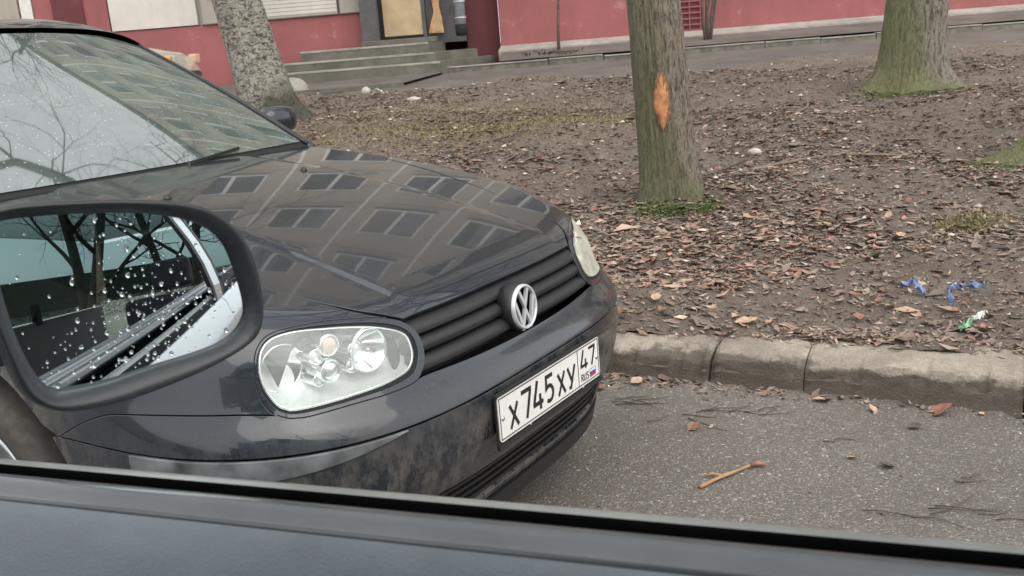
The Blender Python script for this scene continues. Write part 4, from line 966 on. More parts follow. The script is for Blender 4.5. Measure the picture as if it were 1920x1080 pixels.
for s in (-1, 1):
    V = []; m = 26
    for y in (.84, .80, .5): 
        for k in range(m): a = D(-25) + (D(205) - D(-25)) * k / (m - 1); rr = WR + .03 + (.0 if y < .84 else .0) ; V.append((WX + (rr - .003) * math.cos(a), s * y, WZ + (rr - .032) * math.sin(a)))
    mesh('wheel_arch_liner', V, [(j * m + k, j * m + k + 1, (j + 1) * m + k + 1, (j + 1) * m + k) for j in range(2) for k in range(m - 1)], 'mud', car, True)
# ---- windscreen, roof, pillars, side glass, doors, tail
def wsP(u, v):
    v = v * (1 - .11 * abs(u) ** 7)
    """u -1..1 across, v 0 base .. 1 roof edge"""
    yb = u * .735; xb = -1.335 - .055 * (abs(u) ** 2.2); zb = .978 + .004
    yt = u * .565; xt = -2.02 - .115 * abs(u) ** 2.2; zt = 1.438 - .034 * abs(u) ** 2.2
    x = xb + (xt - xb) * v; y = yb + (yt - yb) * v; z = zb + (zt - zb) * v + .014 * math.sin(math.pi * v) ; return (x, y, z)
def gridP(name, fn, us, vs, mat, parent=car, **kw):
    V = [fn(u, v) for v in vs for u in us]; nu = len(us); Fs = [(j * nu + i, j * nu + i + 1, (j + 1) * nu + i + 1, (j + 1) * nu + i) for j in range(len(vs) - 1) for i in range(nu - 1)]
    return mesh(name, V, Fs, mat, parent, True, **kw)
wsn = gridP('windscreen', wsP, np.linspace(-.955, .955, 60), np.linspace(.02, .965, 40), 'windscreen_glass', label='greenish windscreen spotted with dried drops')
# black ceramic border behind the edge of the glass
def rim_(fn, dz): 
    def g(u, v): p = fn(u, v); return (p[0] - .004, p[1], p[2] - dz)
    return g
gridP('screen_border', rim_(wsP, .004), np.linspace(-.97, .97, 50), np.linspace(.945, .975, 4), 'matte_black', wsn)
gridP('screen_border', rim_(wsP, .004), np.linspace(-.97, .97, 50), np.linspace(-.02, .07, 4), 'matte_black', wsn)
for s in (-1, 1): gridP('screen_border', rim_(wsP, .004), np.linspace(s * .90, s * .975, 4), np.linspace(0, .97, 30), 'matte_black', wsn)
# a-pillar: rounded bar along the screen's edge, black seal inside
for s in (-1, 1):
    pts = [Vector(wsP(s * 1.0, v)) for v in np.linspace(-.03, 1.02, 26)]
    tube('screen_seal', [Vector(wsP(s * .972, v)) + Vector((0, 0, .002)) for v in np.linspace(-.01, .98, 26)], .007, 'rubber', car, 8)
    tube('a_pillar', [p + Vector((-.02, s * .004, -.018)) for p in pts], .026, 'dark_paint', car, 12)
def roofP(u, v):
    x0, y0, z0 = wsP(u * .97, .985); x = x0 + (-3.55 + .12 * u * u - x0) * v; w = .565 + .02 * math.sin(math.pi * v) - .03 * v
    zc = 1.438 + .064 * (1 - math.exp(-v * 9)) - .10 * v * v; z = zc - .030 * abs(u) ** 2.2 - (.040 + .065 * min(1, v * 8)) * abs(u) ** 9; return (x, u * w * 1.03, z + .004)
gridP('roof', roofP, np.linspace(-1, 1, 50), np.linspace(0, 1, 40), 'dark_paint')
def roofin(u, v): p = roofP(u * .95, v); return (p[0], p[1], p[2] - .035)
gridP('headliner', roofin, np.linspace(-1, 1, 16), np.linspace(.01, 1, 12), 'seat_cloth')
for s in (-1, 1):
    # rail, side glass, pillars
    rail = [Vector(wsP(s * .995, .90)) + Vector((-.01, 0, -.016)), Vector(wsP(s * .99, .96)) + Vector((-.01, 0, -.014))] + [Vector(roofP(s, v)) + Vector((0, s * .004, -.01)) for v in np.linspace(.03, 1, 20)]
    tube('roof_rail', rail, .022, 'dark_paint', car, 10)
    def sg_(u, v): a = Vector((-1.42 - (3.85 - 1.42) * u, s * .80, .955 + .02 * u)); t = Vector((-2.12 - (3.42 - 2.12) * u, s * .60, 1.385 - .03 * u * u)); p = a.lerp(t, v); return (p.x, p.y + s * .015 * math.sin(math.pi * v), p.z)
    gridP('side_window', sg_, np.linspace(0, 1, 30), np.linspace(0, 1, 10), 'side_glass')
    for u in (.47, .52): tube('b_pillar', [Vector(sg_(u, v)) + Vector((0, s * .002, 0)) for v in np.linspace(0, 1, 8)], .022, 'matte_black', car, 8)
    tube('c_pillar', [Vector(sg_(.97, v)) for v in np.linspace(-.05, 1, 8)], .07, 'dark_paint', car, 12)
    # flank behind the fender
    def flank(u, v):
        x = -1.478 - (4.0 - 1.478) * u; z = .24 + (.962 - .24) * v; w = float(zwn(z)) - .02 * max(0, u - .75) * 4; w -= .04 * max(0, v - .9) * 10 * .5; return (x, s * (w - (.0 if u < .9 else (u - .9) * .9)), z)
    gridP('door', flank, np.linspace(0, .42, 12), np.linspace(0, 1, 24), 'dark_paint'); gridP('door', flank, np.linspace(.423, .66, 8), np.linspace(0, 1, 24), 'dark_paint'); gridP('quarter_panel', flank, np.linspace(.663, 1, 14), np.linspace(.12, 1, 24), 'dark_paint')
    tube('sill', [(-1.5, s * .83, .22), (-3.9, s * .82, .22)], .05, 'black_plastic', car, 10)
def tail(u, v):
    z = .25 + 1.14 * v; x = -4.10 - .04 * math.cos(v * 3) + (.62 * max(0, v - .55) ** 1.2 * 1.9); w = .80 if v < .6 else .80 - (v - .6) * .5; return (x - .02 + .12 * abs(u) ** 4, u * w, z)
gridP('tailgate', tail, np.linspace(-1, 1, 24), np.linspace(0, 1, 24), 'dark_paint')
box('cowl', (-1.50, -.70, .93), (-1.335, .70, .968), 'black_plastic', car, bev=.01)
# cabin
ds = gridP('dashboard', lambda u, v: (-1.42 - .55 * v, u * .68, .955 + .02 * math.sin(math.pi * v) - .22 * max(0, v - .8) * 5 * .2), np.linspace(-1, 1, 20), np.linspace(0, 1, 12), 'black_plastic')
box('cabin_floor', (-3.8, -.7, .25), (-1.5, .7, .3), 'matte_black', car)
def seat(x, y, w=.5):
    s_ = box('seat', (x - .5, y - w / 2, .40), (x, y + w / 2, .60), 'seat_cloth', car, bev=.05, seg=3)
    bm = bmesh.new(); bmesh.ops.create_cube(bm, size=1, matrix=Matrix.Translation((x - .56, y, .86)) @ Matrix.Rotation(D(-14), 4, 'Y') @ Matrix.Diagonal((.14, w, .62, 1))); bmesh.ops.bevel(bm, geom=bm.edges[:], offset=.05, segments=4, affect='EDGES'); from_bm('seat_back', bm, 'seat_cloth', s_, True)
    bm = bmesh.new(); bmesh.ops.create_cube(bm, size=1, matrix=Matrix.Translation((x - .66, y, 1.26)) @ Matrix.Rotation(D(-14), 4, 'Y') @ Matrix.Diagonal((.10, .27, .18, 1))); bmesh.ops.bevel(bm, geom=bm.edges[:], offset=.04, segments=4, affect='EDGES'); from_bm('headrest', bm, 'seat_cloth', s_, True)
seat(-1.95, .36); seat(-1.95, -.36); seat(-2.85, 0, 1.2)
def ring_pts(c, nrm, r, n=40): F4 = frame(c, nrm); return [F4 @ Vector((r * math.cos(2 * math.pi * k / n), r * math.sin(2 * math.pi * k / n), 0)) for k in range(n + 1)]
sw = tube('steering_wheel', ring_pts((-1.98, .36, .98), (-1, 0, .45), .185), .014, 'black_plastic', car, 8)
box('wheel_hub', (-1.99, .29, .93), (-1.93, .43, 1.02), 'black_plastic', sw, bev=.02)
bm = bmesh.new(); bmesh.ops.create_cube(bm, size=1, matrix=Matrix.Translation((-1.93, .02, 1.315)) @ Matrix.Diagonal((.035, .23, .065, 1))); bmesh.ops.bevel(bm, geom=bm.edges[:], offset=.015, segments=3, affect='EDGES'); from_bm('rear_view_mirror', bm, 'matte_black', car, True)
# sun-lit arc of the instrument tray edge, visible through the glass
# wipers
def wiper(y0, y1, n=14):
    pts = []; 
    for k in range(n): t = k / (n - 1); u = (y0 + (y1 - y0) * t) / .735; p = Vector(wsP(u, .005 + .035 * t)); pts.append(p + Vector((.012, 0, .008)))
    o = tube('wiper', pts, .0032, 'wiper_black', car, 6)
    q = [p + Vector((.0, 0, -.006)) for p in pts]; tube('wiper_blade', q, .003, 'rubber', o, 6)
    tube('wiper_pivot', [pts[0] + Vector((.02, -.012, -.012)), pts[0] + Vector((.006, 0, .002))], .005, 'wiper_black', o, 8)
wiper(.10, .36)
for (x, y) in ((-1.0, .27), (-1.0, -.27)):
    z = float(from_xy(np.array([[x, y]]))[0, 2]); lathe('washer_jet', [(0, .010), (.006, .009), (.010, .004), (.012, 0)], 'black_plastic', car, 12, Matrix.Translation((x, y, z)))
# far and near door mirrors of the hatchback
for s in (1, -1):
    prof = [(0, .0), (.055, .004), (.075, .03), (.078, .09), (.06, .125), (.03, .14), (.0, .142)]
    bm = bmesh.new(); bmesh.ops.create_cube(bm, size=1, matrix=Matrix.Translation((-1.70, s * .90, 1.05)) @ Matrix.Diagonal((.10, .18, .11, 1))); bmesh.ops.subdivide_edges(bm, edges=bm.edges[:], cuts=3, use_grid_fill=True)
    for v in bm.verts: c_ = Vector((-1.70, s * .90, 1.05)); d_ = v.co - c_; k_ = (abs(d_.x / .05) ** 3.2 + abs(d_.y / .09) ** 3.2 + abs(d_.z / .055) ** 3.2) ** (1 / 3.2); v.co = c_ + d_ / max(k_, .3)
    dm = from_bm('door_mirror', bm, 'dark_paint', car, True); box('mirror_face', (-1.762, s * .90 - .07, 1.01), (-1.75, s * .90 + .07, 1.09), 'pane_glass', dm, bev=.004)
    tube('mirror_arm', [(-1.68, s * .76, .98), (-1.70, s * .86, 1.01)], .022, 'black_plastic', dm, 10)
# small round washer nozzles/parking sensors reflected as yellow dots are reflections; underbody
box('underbody', (-3.9, -.72, .17), (-.55, .72, .24), 'matte_black', car)
# ------------------------------------------------------------------ ground cover
def dens_leaves():
    r = np.random.default_rng(99); X = []; Y = []
    # bands: (distance behind kerb from, to, leaves per square metre)
    for d0, d1, per in ((.26, 2.6, 2300), (2.6, 5.0, 1800), (5.0, 8.0, 1200), (8.0, 12.5, 800)):
        x0, x1 = -4.5, 9.5; n = int((x1 - x0) * (d1 - d0) * per); x = r.uniform(x0, x1, n); y = kerb_y(x) + r.uniform(d0, d1, n)
        k = (y < 15.9) & (x < .62 * y - .2 + 1.2) & (x > -.40 * y - .8); X.append(x[k]); Y.append(y[k])
    x = np.concatenate(X); y = np.concatenate(Y)
    # thin out by clumps
    cl = rough(x * .9 + 40, y * .9) * 14; k = r.uniform(0, 1, len(x)) < np.clip(.65 + cl * 1.5, .2, 1.0); return x[k], y[k], r
def leaf_mesh(name, x, y, r, smin, smax, tone, lift=.006, label=None, flat=.16, mat='leaf_litter', zfun=None):
    n = len(x); L = r.uniform(smin, smax, n); L *= np.exp(r.normal(0, .42, n)); W = L * r.uniform(.28, .55, n); a = r.uniform(0, 2 * np.pi, n)
    z = (zfun or lawn_z)(x, y) + lift * r.uniform(.1, 1.0, n) + L * .03
    u = np.stack([np.cos(a), np.sin(a), r.normal(0, flat, n)], 1); u /= np.linalg.norm(u, axis=1)[:, None]
    v = np.cross(np.tile([0, 0, 1.0], (n, 1)) + r.normal(0, flat, (n, 3)), u); v /= np.linalg.norm(v, axis=1)[:, None]; w = np.cross(u, v)
    c = np.stack([x, y, z], 1); Lc = L[:, None]; Wc = W[:, None]; curl = r.uniform(-.18, .28, n)[:, None]; fold = r.uniform(-.05, .24, n)[:, None]
    base = c - u * Lc * .5 + w * Lc * curl * .5; tip = c + u * Lc * .5 + w * Lc * curl * .6; mid = c - w * Lc * .06; l = c + v * Wc * .5 + w * Wc * fold + u * Lc * r.uniform(-.12, .12, n)[:, None]; q = c - v * Wc * .5 + w * Wc * fold + u * Lc * r.uniform(-.12, .12, n)[:, None]
    V = np.stack([base, tip, mid, l, q], 1).reshape(-1, 3); b_ = np.arange(n)[:, None] * 5
    F_ = np.concatenate([b_ + [0, 2, 3], b_ + [0, 4, 2], b_ + [2, 1, 3], b_ + [2, 4, 1]], 0).astype('i')
    me = bpy.data.meshes.new(name); me.vertices.add(len(V)); me.vertices.foreach_set('co', V.ravel()); me.loops.add(F_.size); me.loops.foreach_set('vertex_index', F_.ravel()); me.polygons.add(len(F_)); me.polygons.foreach_set('loop_start', np.arange(0, F_.size, 3, dtype='i')); me.update(calc_edges=True)
    at = me.attributes.new('tone', 'FLOAT_COLOR', 'POINT'); col = np.repeat(np.concatenate([tone, np.ones((n, 1))], 1), 5, 0); at.data.foreach_set('color', col.ravel().astype('f'))
    me.materials.append(M[mat]); o = bpy.data.objects.new(name, me); C.objects.link(o); return tag(o, label, kind='stuff')
PAL = np.array([(.165, .122, .095), (.205, .156, .124), (.24, .184, .147), (.28, .192, .145), (.29, .160, .120), (.345, .262, .205), (.48, .41, .34), (.22, .18, .105)])
def tones(r, n, p): 
    c = PAL[r.choice(len(PAL), n, p=np.array(p) / sum(p))]; return np.clip(c * np.exp(r.normal(0, .22, (n, 1))), 0, 1)
x, y, r = dens_leaves(); n = len(x)
warm = np.exp(-(((x - 1.0) / 1.1) ** 2 + ((y - 4.7) / 1.0) ** 2)); d = y - kerb_y(x)
t0 = tones(r, n, (26, 26, 20, 10, 5, 5, .9, 4)); t1 = tones(r, n, (8, 14, 18, 24, 22, 12, 2, 0))
tn = np.where((r.uniform(0, 1, n) < warm * .95)[:, None], t1, t0)
leaf_mesh('leaf_litter', x, y, r, .020, .050, tn, .012, 'matted brown fallen leaves covering the lawn')
# crumbs: bark chips, torn leaf bits
n = 60000; r = np.random.default_rng(5); yy = 3.2 + 12.6 * r.uniform(0, 1, n) ** 1.25; xx = r.uniform(-.38, .62, n) * yy + r.uniform(-.6, .6, n); k = (yy > kerb_y(xx) + .2) & (yy < 15.9); xx, yy = xx[k], yy[k]
leaf_mesh('leaf_crumbs', xx, yy, r, .010, .024, tones(r, len(xx), (30, 26, 20, 10, 4, 6, 1.6, 5)), .008, 'torn leaf bits and bark chips on the lawn', .5)
# spill over the kerb stones and into the gutter
n = 420; xx = r.uniform(-.5, 4.5, n); yy = kerb_y(xx) + np.abs(r.normal(.30, .07, n)); leaf_mesh('leaf_scatter', xx, yy, r, .015, .04, tones(r, n, (20, 20, 20, 14, 10, 12, 1, 0)), .004, 'leaf scraps lying along the kerb top', .3, zfun=lambda x, y: np.interp(x, [-3, .3, .9, 1.6, 9], [.10, .105, .118, .135, .14]) + .004)
n = 520; xx = np.concatenate([r.normal(.35, .35, 240), r.uniform(.2, 3.5, n - 240)]); yy = kerb_y(xx) - np.abs(r.normal(0, .07, n)) - .015; leaf_mesh('gutter_litter', xx, yy, r, .01, .035, tones(r, n, (34, 26, 16, 12, 8, 4, 0, 0)), .004, 'dark leaf scraps washed up along the gutter', .35, zfun=road_z)
n = 2600; yy = r.uniform(1.7, 4.2, n); xx = r.uniform(-.1, .62, n) * yy; k = yy < kerb_y(xx) - .02; xx, yy = xx[k], yy[k]
leaf_mesh('road_specks', xx, yy, r, .004, .011, tones(r, len(xx), (36, 18, 10, 4, 3, 16, 22, 0)), .002, 'grit and dark specks scattered on the asphalt', .3, zfun=road_z)
# moss tufts and grass blades
def blades(name, x, y, r, h0, h1, col, label, w=.0022):
    n = len(x); z = lawn_z(x, y); a = r.uniform(0, 6.283, n); h = r.uniform(h0, h1, n); ln = r.normal(0, .8, (n, 2)) * h[:, None]
    p = np.stack([x, y, z], 1); s = np.stack([np.cos(a), np.sin(a), np.zeros(n)], 1) * w; t = p + np.stack([ln[:, 0], ln[:, 1], h], 1)
    V = np.stack([p - s, p + s, t], 1).reshape(-1, 3); Fq = np.arange(3 * n).reshape(n, 3)
    me = bpy.data.meshes.new(name); me.vertices.add(len(V)); me.vertices.foreach_set('co', V.ravel()); me.loops.add(Fq.size); me.loops.foreach_set('vertex_index', Fq.ravel().astype('i')); me.polygons.add(n); me.polygons.foreach_set('loop_start', np.arange(0, Fq.size, 3, dtype='i')); me.update(calc_edges=True)
    at = me.attributes.new('tone', 'FLOAT_COLOR', 'POINT'); c = np.array(col) * np.exp(r.normal(0, .3, (n, 1))); at.data.foreach_set('color', np.repeat(np.concatenate([c, np.ones((n, 1))], 1), 3, 0).ravel().astype('f'))
    me.materials.append(M['leaf_litter']); o = bpy.data.objects.new(name, me); C.objects.link(o); return tag(o, label, kind='stuff')
r = np.random.default_rng(12)
def patch(cx, cy, sx, sy, n): return r.normal(cx, sx, n), r.normal(cy, sy, n)
px_, py_ = [], []
for a in ((.5, 10.2, .8, .6, 9000), (-.9, 10.4, .9, .5, 6000), (-.5, 12, 1.0, .8, 5000), (2.48, 5.2, .09, .06, 900), (3.9, 12, 1.2, .7, 1800)): q = patch(*a); px_.append(q[0]); py_.append(q[1])
blades('dead_grass', np.concatenate(px_), np.concatenate(py_), r, .012, .035, (.21, .18, .08), 'thin yellowish grass growing through the litter', .004)
px_, py_ = [], []
for cx, cy, s, nn, ph in ((1.09, 6.18, .20, 7000, -1.8), (4.45, 10.9, .42, 7000, -2.2), (3.55, 6.6, .3, 4000, 2.9)):
    a = r.normal(ph, .7, nn); rr = np.abs(r.normal(s, s * .22, nn)); px_.append(cx + rr * np.cos(a)); py_.append(cy + rr * np.sin(a))
blades('moss', np.concatenate(px_), np.concatenate(py_), r, .006, .022, (.085, .115, .03), 'bright green moss at the feet of the trees', .004)
# pale pebbles and bits of rubbish spread over the lawn
def pebbles(name, x, y, z, s, mat, label, seed):
    r = np.random.default_rng(seed); ico = np.array([(0, 0, 1), (1, 0, 0), (0, 1, 0), (-1, 0, 0), (0, -1, 0), (0, 0, -1)], float); fc = [(0, 1, 2), (0, 2, 3), (0, 3, 4), (0, 4, 1), (5, 2, 1), (5, 3, 2), (5, 4, 3), (5, 1, 4)]
    V = []; Fs = []
    for i in range(len(x)):
        k = len(V); m = ico * s[i] * r.uniform(.6, 1.2, (6, 3)) * (1, 1, .55); a = r.uniform(0, 6.28); R2 = np.array([[math.cos(a), -math.sin(a), 0], [math.sin(a), math.cos(a), 0], [0, 0, 1]]); V += list(m @ R2.T + (x[i], y[i], z[i])); Fs += [tuple(q + k for q in f) for f in fc]
    return mesh(name, V, Fs, mat, None, kind='stuff', label=label)
n = 420; yy = 4.2 + 11.5 * r.uniform(0, 1, n) ** .8; xx = r.uniform(-.32, .56, n) * yy; pebbles('pebbles', xx, yy, lawn_z(xx, yy) + .012, r.uniform(.006, .026, n) * (.6 + yy / 16), 'stone_pale', 'small pale stones and litter crumbs on the lawn', 3)
def rock(base, s, label, seed):
    r = np.random.default_rng(seed); bm = bmesh.new(); bmesh.ops.create_icosphere(bm, subdivisions=2, radius=1)
    for v in bm.verts: f = 1 + r.normal(0, .10); v.co = Vector((v.co.x * s[0] * f, v.co.y * s[1] * f, v.co.z * s[2] * f))
    return from_bm('stone', bm, 'stone_pale', None, True, loc=base, label=label, cat='stone')
rock((1.98, 7.83, tz(1.98, 7.83) + .03), (.055, .035, .03), 'pale round stone on the lawn above the long grey stick', 1)
rock((-1.23, 14.1, tz(-1.23, 14.1) + .02), (.10, .06, .04), 'pale flat stone near the far edge of the lawn', 2)
rock((-2.1, 15.7, tz(-2.1, 15.7) + .05), (.07, .06, .08), 'pale upright stone by the path kerb', 3)
# sticks
def stick(pts, r0, r1, mat, label, cat='stick', zf_=None, n=8, knots=0):
    P = []; zf_ = zf_ or (lambda a, b_: tz(a, b_) + .012)
    root = None; sp = spline([(a, b_, zf_(a, b_) + c) for a, b_, c in pts], .03); m = len(sp); rr = [(r0 + (r1 - r0) * i / (m - 1)) * (1 + .12 * math.sin(i * 1.9)) for i in range(m)]
    return tube('stick', sp, rr, mat, None, n, label=label, cat=cat)
stick([(1.73, 6.96, 0), (2.08, 7.34, .02), (2.42, 7.29, .0), (2.80, 7.15, .01), (3.0, 7.16, 0)], .013, .006, 'grey_stick', 'long thin grey stick bent in the middle, lying on the lawn')
stick([(1.48, 6.96, 0), (1.60, 7.2, .03), (1.84, 7.5, .05)], .010, .014, 'bare_twig', 'short dark stick right of the wounded tree')
stick([(-.1, 9.2, .0), (.25, 9.4, .03)], .012, .006, 'bare_twig', 'short dark stick on the lawn behind the bonnet')
stick([(3.0, 10.2, 0), (3.2, 10.45, .03), (3.3, 10.9, .05)], .01, .006, 'grey_stick', 'curved grey twig left of the thick mossy tree')
rdz = lambda a, b_: float(road_z(np.array([a]), np.array([b_]))[0]) + .006
s1 = stick([(.52, 2.67, 0), (.585, 2.715, .004), (.66, 2.765, .004), (.70, 2.79, .006)], .0062, .0045, 'pale_stick', 'peeled orange-brown stick lying on the asphalt', zf_=rdz)
s2 = tube('bark_end', [(.698, 2.789, .012), (.725, 2.795, .014), (.75, 2.792, .009)], [.006, .009, .003], 'red_leaf', s1, 7); tube('side_shoot', [(.60, 2.73, .011), (.575, 2.745, .012), (.55, 2.742, .008)], [.004, .0045, .002], 'pale_stick', s1, 6)
def sprig(base, n, size, seed, label):
    r = np.random.default_rng(seed); parts = []
    for k in range(n):
        p = Vector(base) + Vector((r.normal(0, size * .3), r.normal(0, size * .12), .006)); a = r.uniform(-.6, .5); L = size * r.uniform(.3, 1.0); q = [p]
        for s in range(4): a += r.normal(0, .25); q.append(q[-1] + Vector((math.cos(a) * L / 4, math.sin(a) * L / 4, r.normal(0, .003))))
        for v in q: v.z = max(v.z, .003)
        parts.append(tube_arrays(q, [.0019, .0017, .0015, .0012, .0007], 5))
    V, Fs = merge(parts); return mesh('twig', V, Fs, 'bare_twig', None, True, label=label, cat='twig')
sprig((.62, 3.25, 0), 6, .22, 1, 'dark branched twig on the asphalt left of the kerb crack')
sprig((.85, 3.22, 0), 5, .20, 2, 'thin dark twig on the asphalt below the kerb crack')
sprig((1.12, 2.45, 0), 7, .22, 3, 'sprawling dark twig at the lower right of the asphalt')
sprig((1.0, 2.95, 0), 2, .14, 4, 'single thin twig in the middle of the asphalt')
sprig((.40, 3.40, 0), 9, .15, 5, 'small heap of dark twigs under the car bumper')
sprig((1.25, 2.62, 0), 3, .10, 6, 'little twig at the right side of the asphalt')
# single leaves that can be told apart
def big_leaf(x, y, z, s, a, mat, curl, label, group, seed):
    r = np.random.default_rng(seed); nn = 7; V = []; Fs = []
    for i in range(nn):
        t = i / (nn - 1); w = s * .34 * math.sin(math.pi * min(1, t * .93 + .05)) ** .8 * (1 + r.normal(0, .12)); xx = (t - .5) * s; zc = curl * s * (t - .4) ** 2
        for sd_ in (-1, 0, 1): V.append((xx + r.normal(0, s * .02), sd_ * w, zc + abs(sd_) * w * .35 + r.normal(0, s * .015)))
    for i in range(nn - 1):
        for j in range(2): Fs.append((i * 3 + j, i * 3 + j + 1, (i + 1) * 3 + j + 1, (i + 1) * 3 + j))
    V = [(a_, b_, c_) for a_, b_, c_ in V] + [(a_, b_, c_ - .0012) for a_, b_, c_ in V]; k = nn * 3; Fs += [tuple(q + k for q in f[::-1]) for f in Fs]
    o = mesh('fallen_leaf', V, Fs, mat, None, True, loc=(x, y, z), label=label, cat='leaf', group=group); o.rotation_euler = (r.normal(0, .25), r.normal(0, .2), a); return o
r = np.random.default_rng(21); mats = ['brown_leaf', 'pale_leaf', 'red_leaf']
for k in range(150):
    y_ = 3.9 + 4.6 * r.uniform() ** 1.5; x_ = r.uniform(-.02, .5) * y_
    if y_ < kerb_y(x_) + .3: continue
    if r.uniform() > .35 + .75 * math.exp(-((x_ - 1.1) / 1.2) ** 2): continue
    big_leaf(x_, y_, tz(x_, y_) + .022, r.uniform(.035, .062), r.uniform(0, 6.28), *(lambda m_: (m_, r.uniform(-.6, .9), {'brown_leaf': 'curled brown fallen leaf lying on the leaf litter', 'pale_leaf': 'pale tan fallen leaf lying on the leaf litter', 'red_leaf': 'reddish fallen leaf lying on the leaf litter'}[m_]))(mats[r.choice(3, p=[.4, .3, .3])]), 'larger fallen leaves on the lawn', k)
for k, (x_, y_, s, a, m_, lab) in enumerate([(1.43, 3.13, .10, -.2, 'red_leaf', 'long reddish leaf lying against the kerb foot'), (1.10, 2.74, .045, -.5, 'bare_twig', 'small dark curled leaf right of the orange stick'), (1.02, 2.81, .035, .1, 'pale_leaf', 'tiny pale leaf between stick and kerb'), (.59, 3.12, .055, .5, 'brown_leaf', 'dark brown leaf left in the middle of the asphalt'),
        (1.08, 3.30, .06, .1, 'pale_leaf', 'pale leaf in the gutter under the kerb crack'), (.46, 3.60, .06, .8, 'pale_leaf', 'pale orange leaf in the gutter beside the car'), (.62, 4.12, .07, 1.2, 'pale_leaf', 'large pale leaf at the lawn edge beside the car'), (.95, 3.86, .09, .1, 'pale_leaf', 'wide pale leaf on the lawn edge above the kerb joint'), (1.30, 3.02, .05, .2, 'bare_twig', 'dark leaf scrap right of the middle of the asphalt'), (1.22, 3.18, .05, 1.9, 'pale_leaf', 'small folded leaf standing near the kerb foot'), (.30, 3.55, .07, .2, 'red_leaf', 'reddish leaf close under the bumper')]):
    zz = (tz(x_, y_) + .03) if y_ > kerb_y(x_) + .1 else .008
    big_leaf(x_, y_, zz, s, a, m_, .35, lab, None, 300 + k)
# wrappers
def wrapper(name, pts, w, mat, label, seed, z0=.03):
    r = np.random.default_rng(seed); sp = spline([(a, b_, tz(a, b_) + z0 + c) for a, b_, c in pts], .012); V = []; Fs = []; m = 5
    for i, p in enumerate(sp):
        t = Vector(sp[min(i + 1, len(sp) - 1)] - sp[max(i - 1, 0)]).normalized(); s = t.cross(Vector((0, .5, 1))).normalized()
        for j in range(m): q = (j / (m - 1) - .5) * w * (1 + .3 * math.sin(i * .9)); V.append(Vector(p) + s * q + Vector((0, 0, r.normal(0, .006) + .012 * math.sin(i * 1.3 + j * 1.7))))
    for i in range(len(sp) - 1):
        for j in range(m - 1): Fs.append((i * m + j, i * m + j + 1, (i + 1) * m + j + 1, (i + 1) * m + j))
    k = len(V); V += [v - Vector((0, 0, .0015)) for v in V]; Fs += [tuple(q + k for q in f[::-1]) for f in Fs]
    return mesh(name, V, Fs, mat, None, False, label=label, cat='litter')
wrapper('plastic_wrapper', [(1.745, 4.26, .01), (1.775, 4.22, .03), (1.80, 4.15, .0)], .032, 'blue_film', 'small crumpled blue wrapper, the left one of two', 1)
wr = wrapper('plastic_wrapper', [(1.865, 4.03, .01), (1.89, 4.10, .05), (1.97, 4.14, .04), (2.05, 4.13, .03)], .024, 'blue_film', 'long crumpled blue wrapper, the right one of two', 2)
wrapper('plastic_wrapper', [(1.78, 3.76, .0), (1.84, 3.79, .01)], .022, 'green_film', 'thin green piece of plastic below the blue wrappers', 3, .02)
wrapper('plastic_wrapper', [(1.85, 3.80, .01), (1.93, 3.86, .015)], .02, 'white_film', 'thin white piece of plastic beside the green one', 4, .025)
wrapper('plastic_wrapper', [(-1.95, 15.3, .0), (-1.9, 15.35, .05), (-1.8, 15.3, .03)], .09, 'white_film', 'white scrap of paper far off at the lawn edge', 5)
# ------------------------------------------------------------------ the viewer's own car: door trim, seals, mirror
own = empty('viewer_car', (-.417, .735, 0), -D(23), label='white car the picture is taken from, its black door trim and mirror in front', cat='car')
def belt(u): return 1.009 + .053 * u
def extrude(name, prof, u0, u1, mat, n=30, closed=False, wob=None, parent=own, **kw):
    """profile (outward, height over the belt line) swept along the car"""
    us = np.linspace(u0, u1, n); V = []; m = len(prof)
    for u in us:
        for k, (a, z) in enumerate(prof): V.append((u, a, belt(u) + z + (wob(u, a) if wob else 0)))
    Fs = []
    for i in range(n - 1):
        for k in range(m if closed else m - 1): Fs.append((i * m + k, i * m + (k + 1) % m, (i + 1) * m + (k + 1) % m, (i + 1) * m + k))
    if closed: Fs += [tuple(range(m)), tuple((n - 1) * m + k for k in range(m))[::-1]]
    bm = bmesh.new(); vs = [bm.verts.new(v) for v in V]
    for f in Fs: bm.faces.new([vs[q] for q in f])
    bmesh.ops.recalc_face_normals(bm, faces=bm.faces[:]); o = from_bm(name, bm, mat, parent, True, **kw)
    try: o.data.set_sharp_from_angle(angle=D(38))
    except Exception: pass
    return o
UA, UB = -.42, 1.35
extrude('outer_seal', [(.0455, -.034), (.0462, -.014), (.0445, -.0112)], UA, UB, 'matte_black')
extrude('seal_lip', [(.0445, -.0111), (.040, -.0088), (.034, -.0075), (.030, -.0085), (.029, -.016), (.030, -.04)], UA, UB, 'seal_face', label='pale worn outer lip of the window seal')
extrude('seal_groove', [(.0285, -.012), (.0275, -.007), (.022, -.006), (.0195, -.009), (.0185, -.022), (.0165, -.030), (.015, -.012), (.0115, -.0065), (.006, -.005), (.0035, -.0075), (.002, -.016), (.0, -.020)], UA, UB, 'groove_black')
extrude('belt_trim', [(-.0005, -.020), (-.001, -.004), (-.0025, -.0008), (-.006, .0022), (-.011, .0040), (-.016, .0035), (-.0205, .0008), (-.0245, -.0030), (-.029, -.0052), (-.033, -.0045), (-.0365, -.001), (-.0395, .0024), (-.0420, .0030), (-.0435, .0005), (-.0440, -.006)], UA, UB, 'trim_satin')
def dwob(u, a): return -.02 * max(0, (-a - .06) / .1) * (.5 + .5 * math.sin(u * 2.2 + .4))
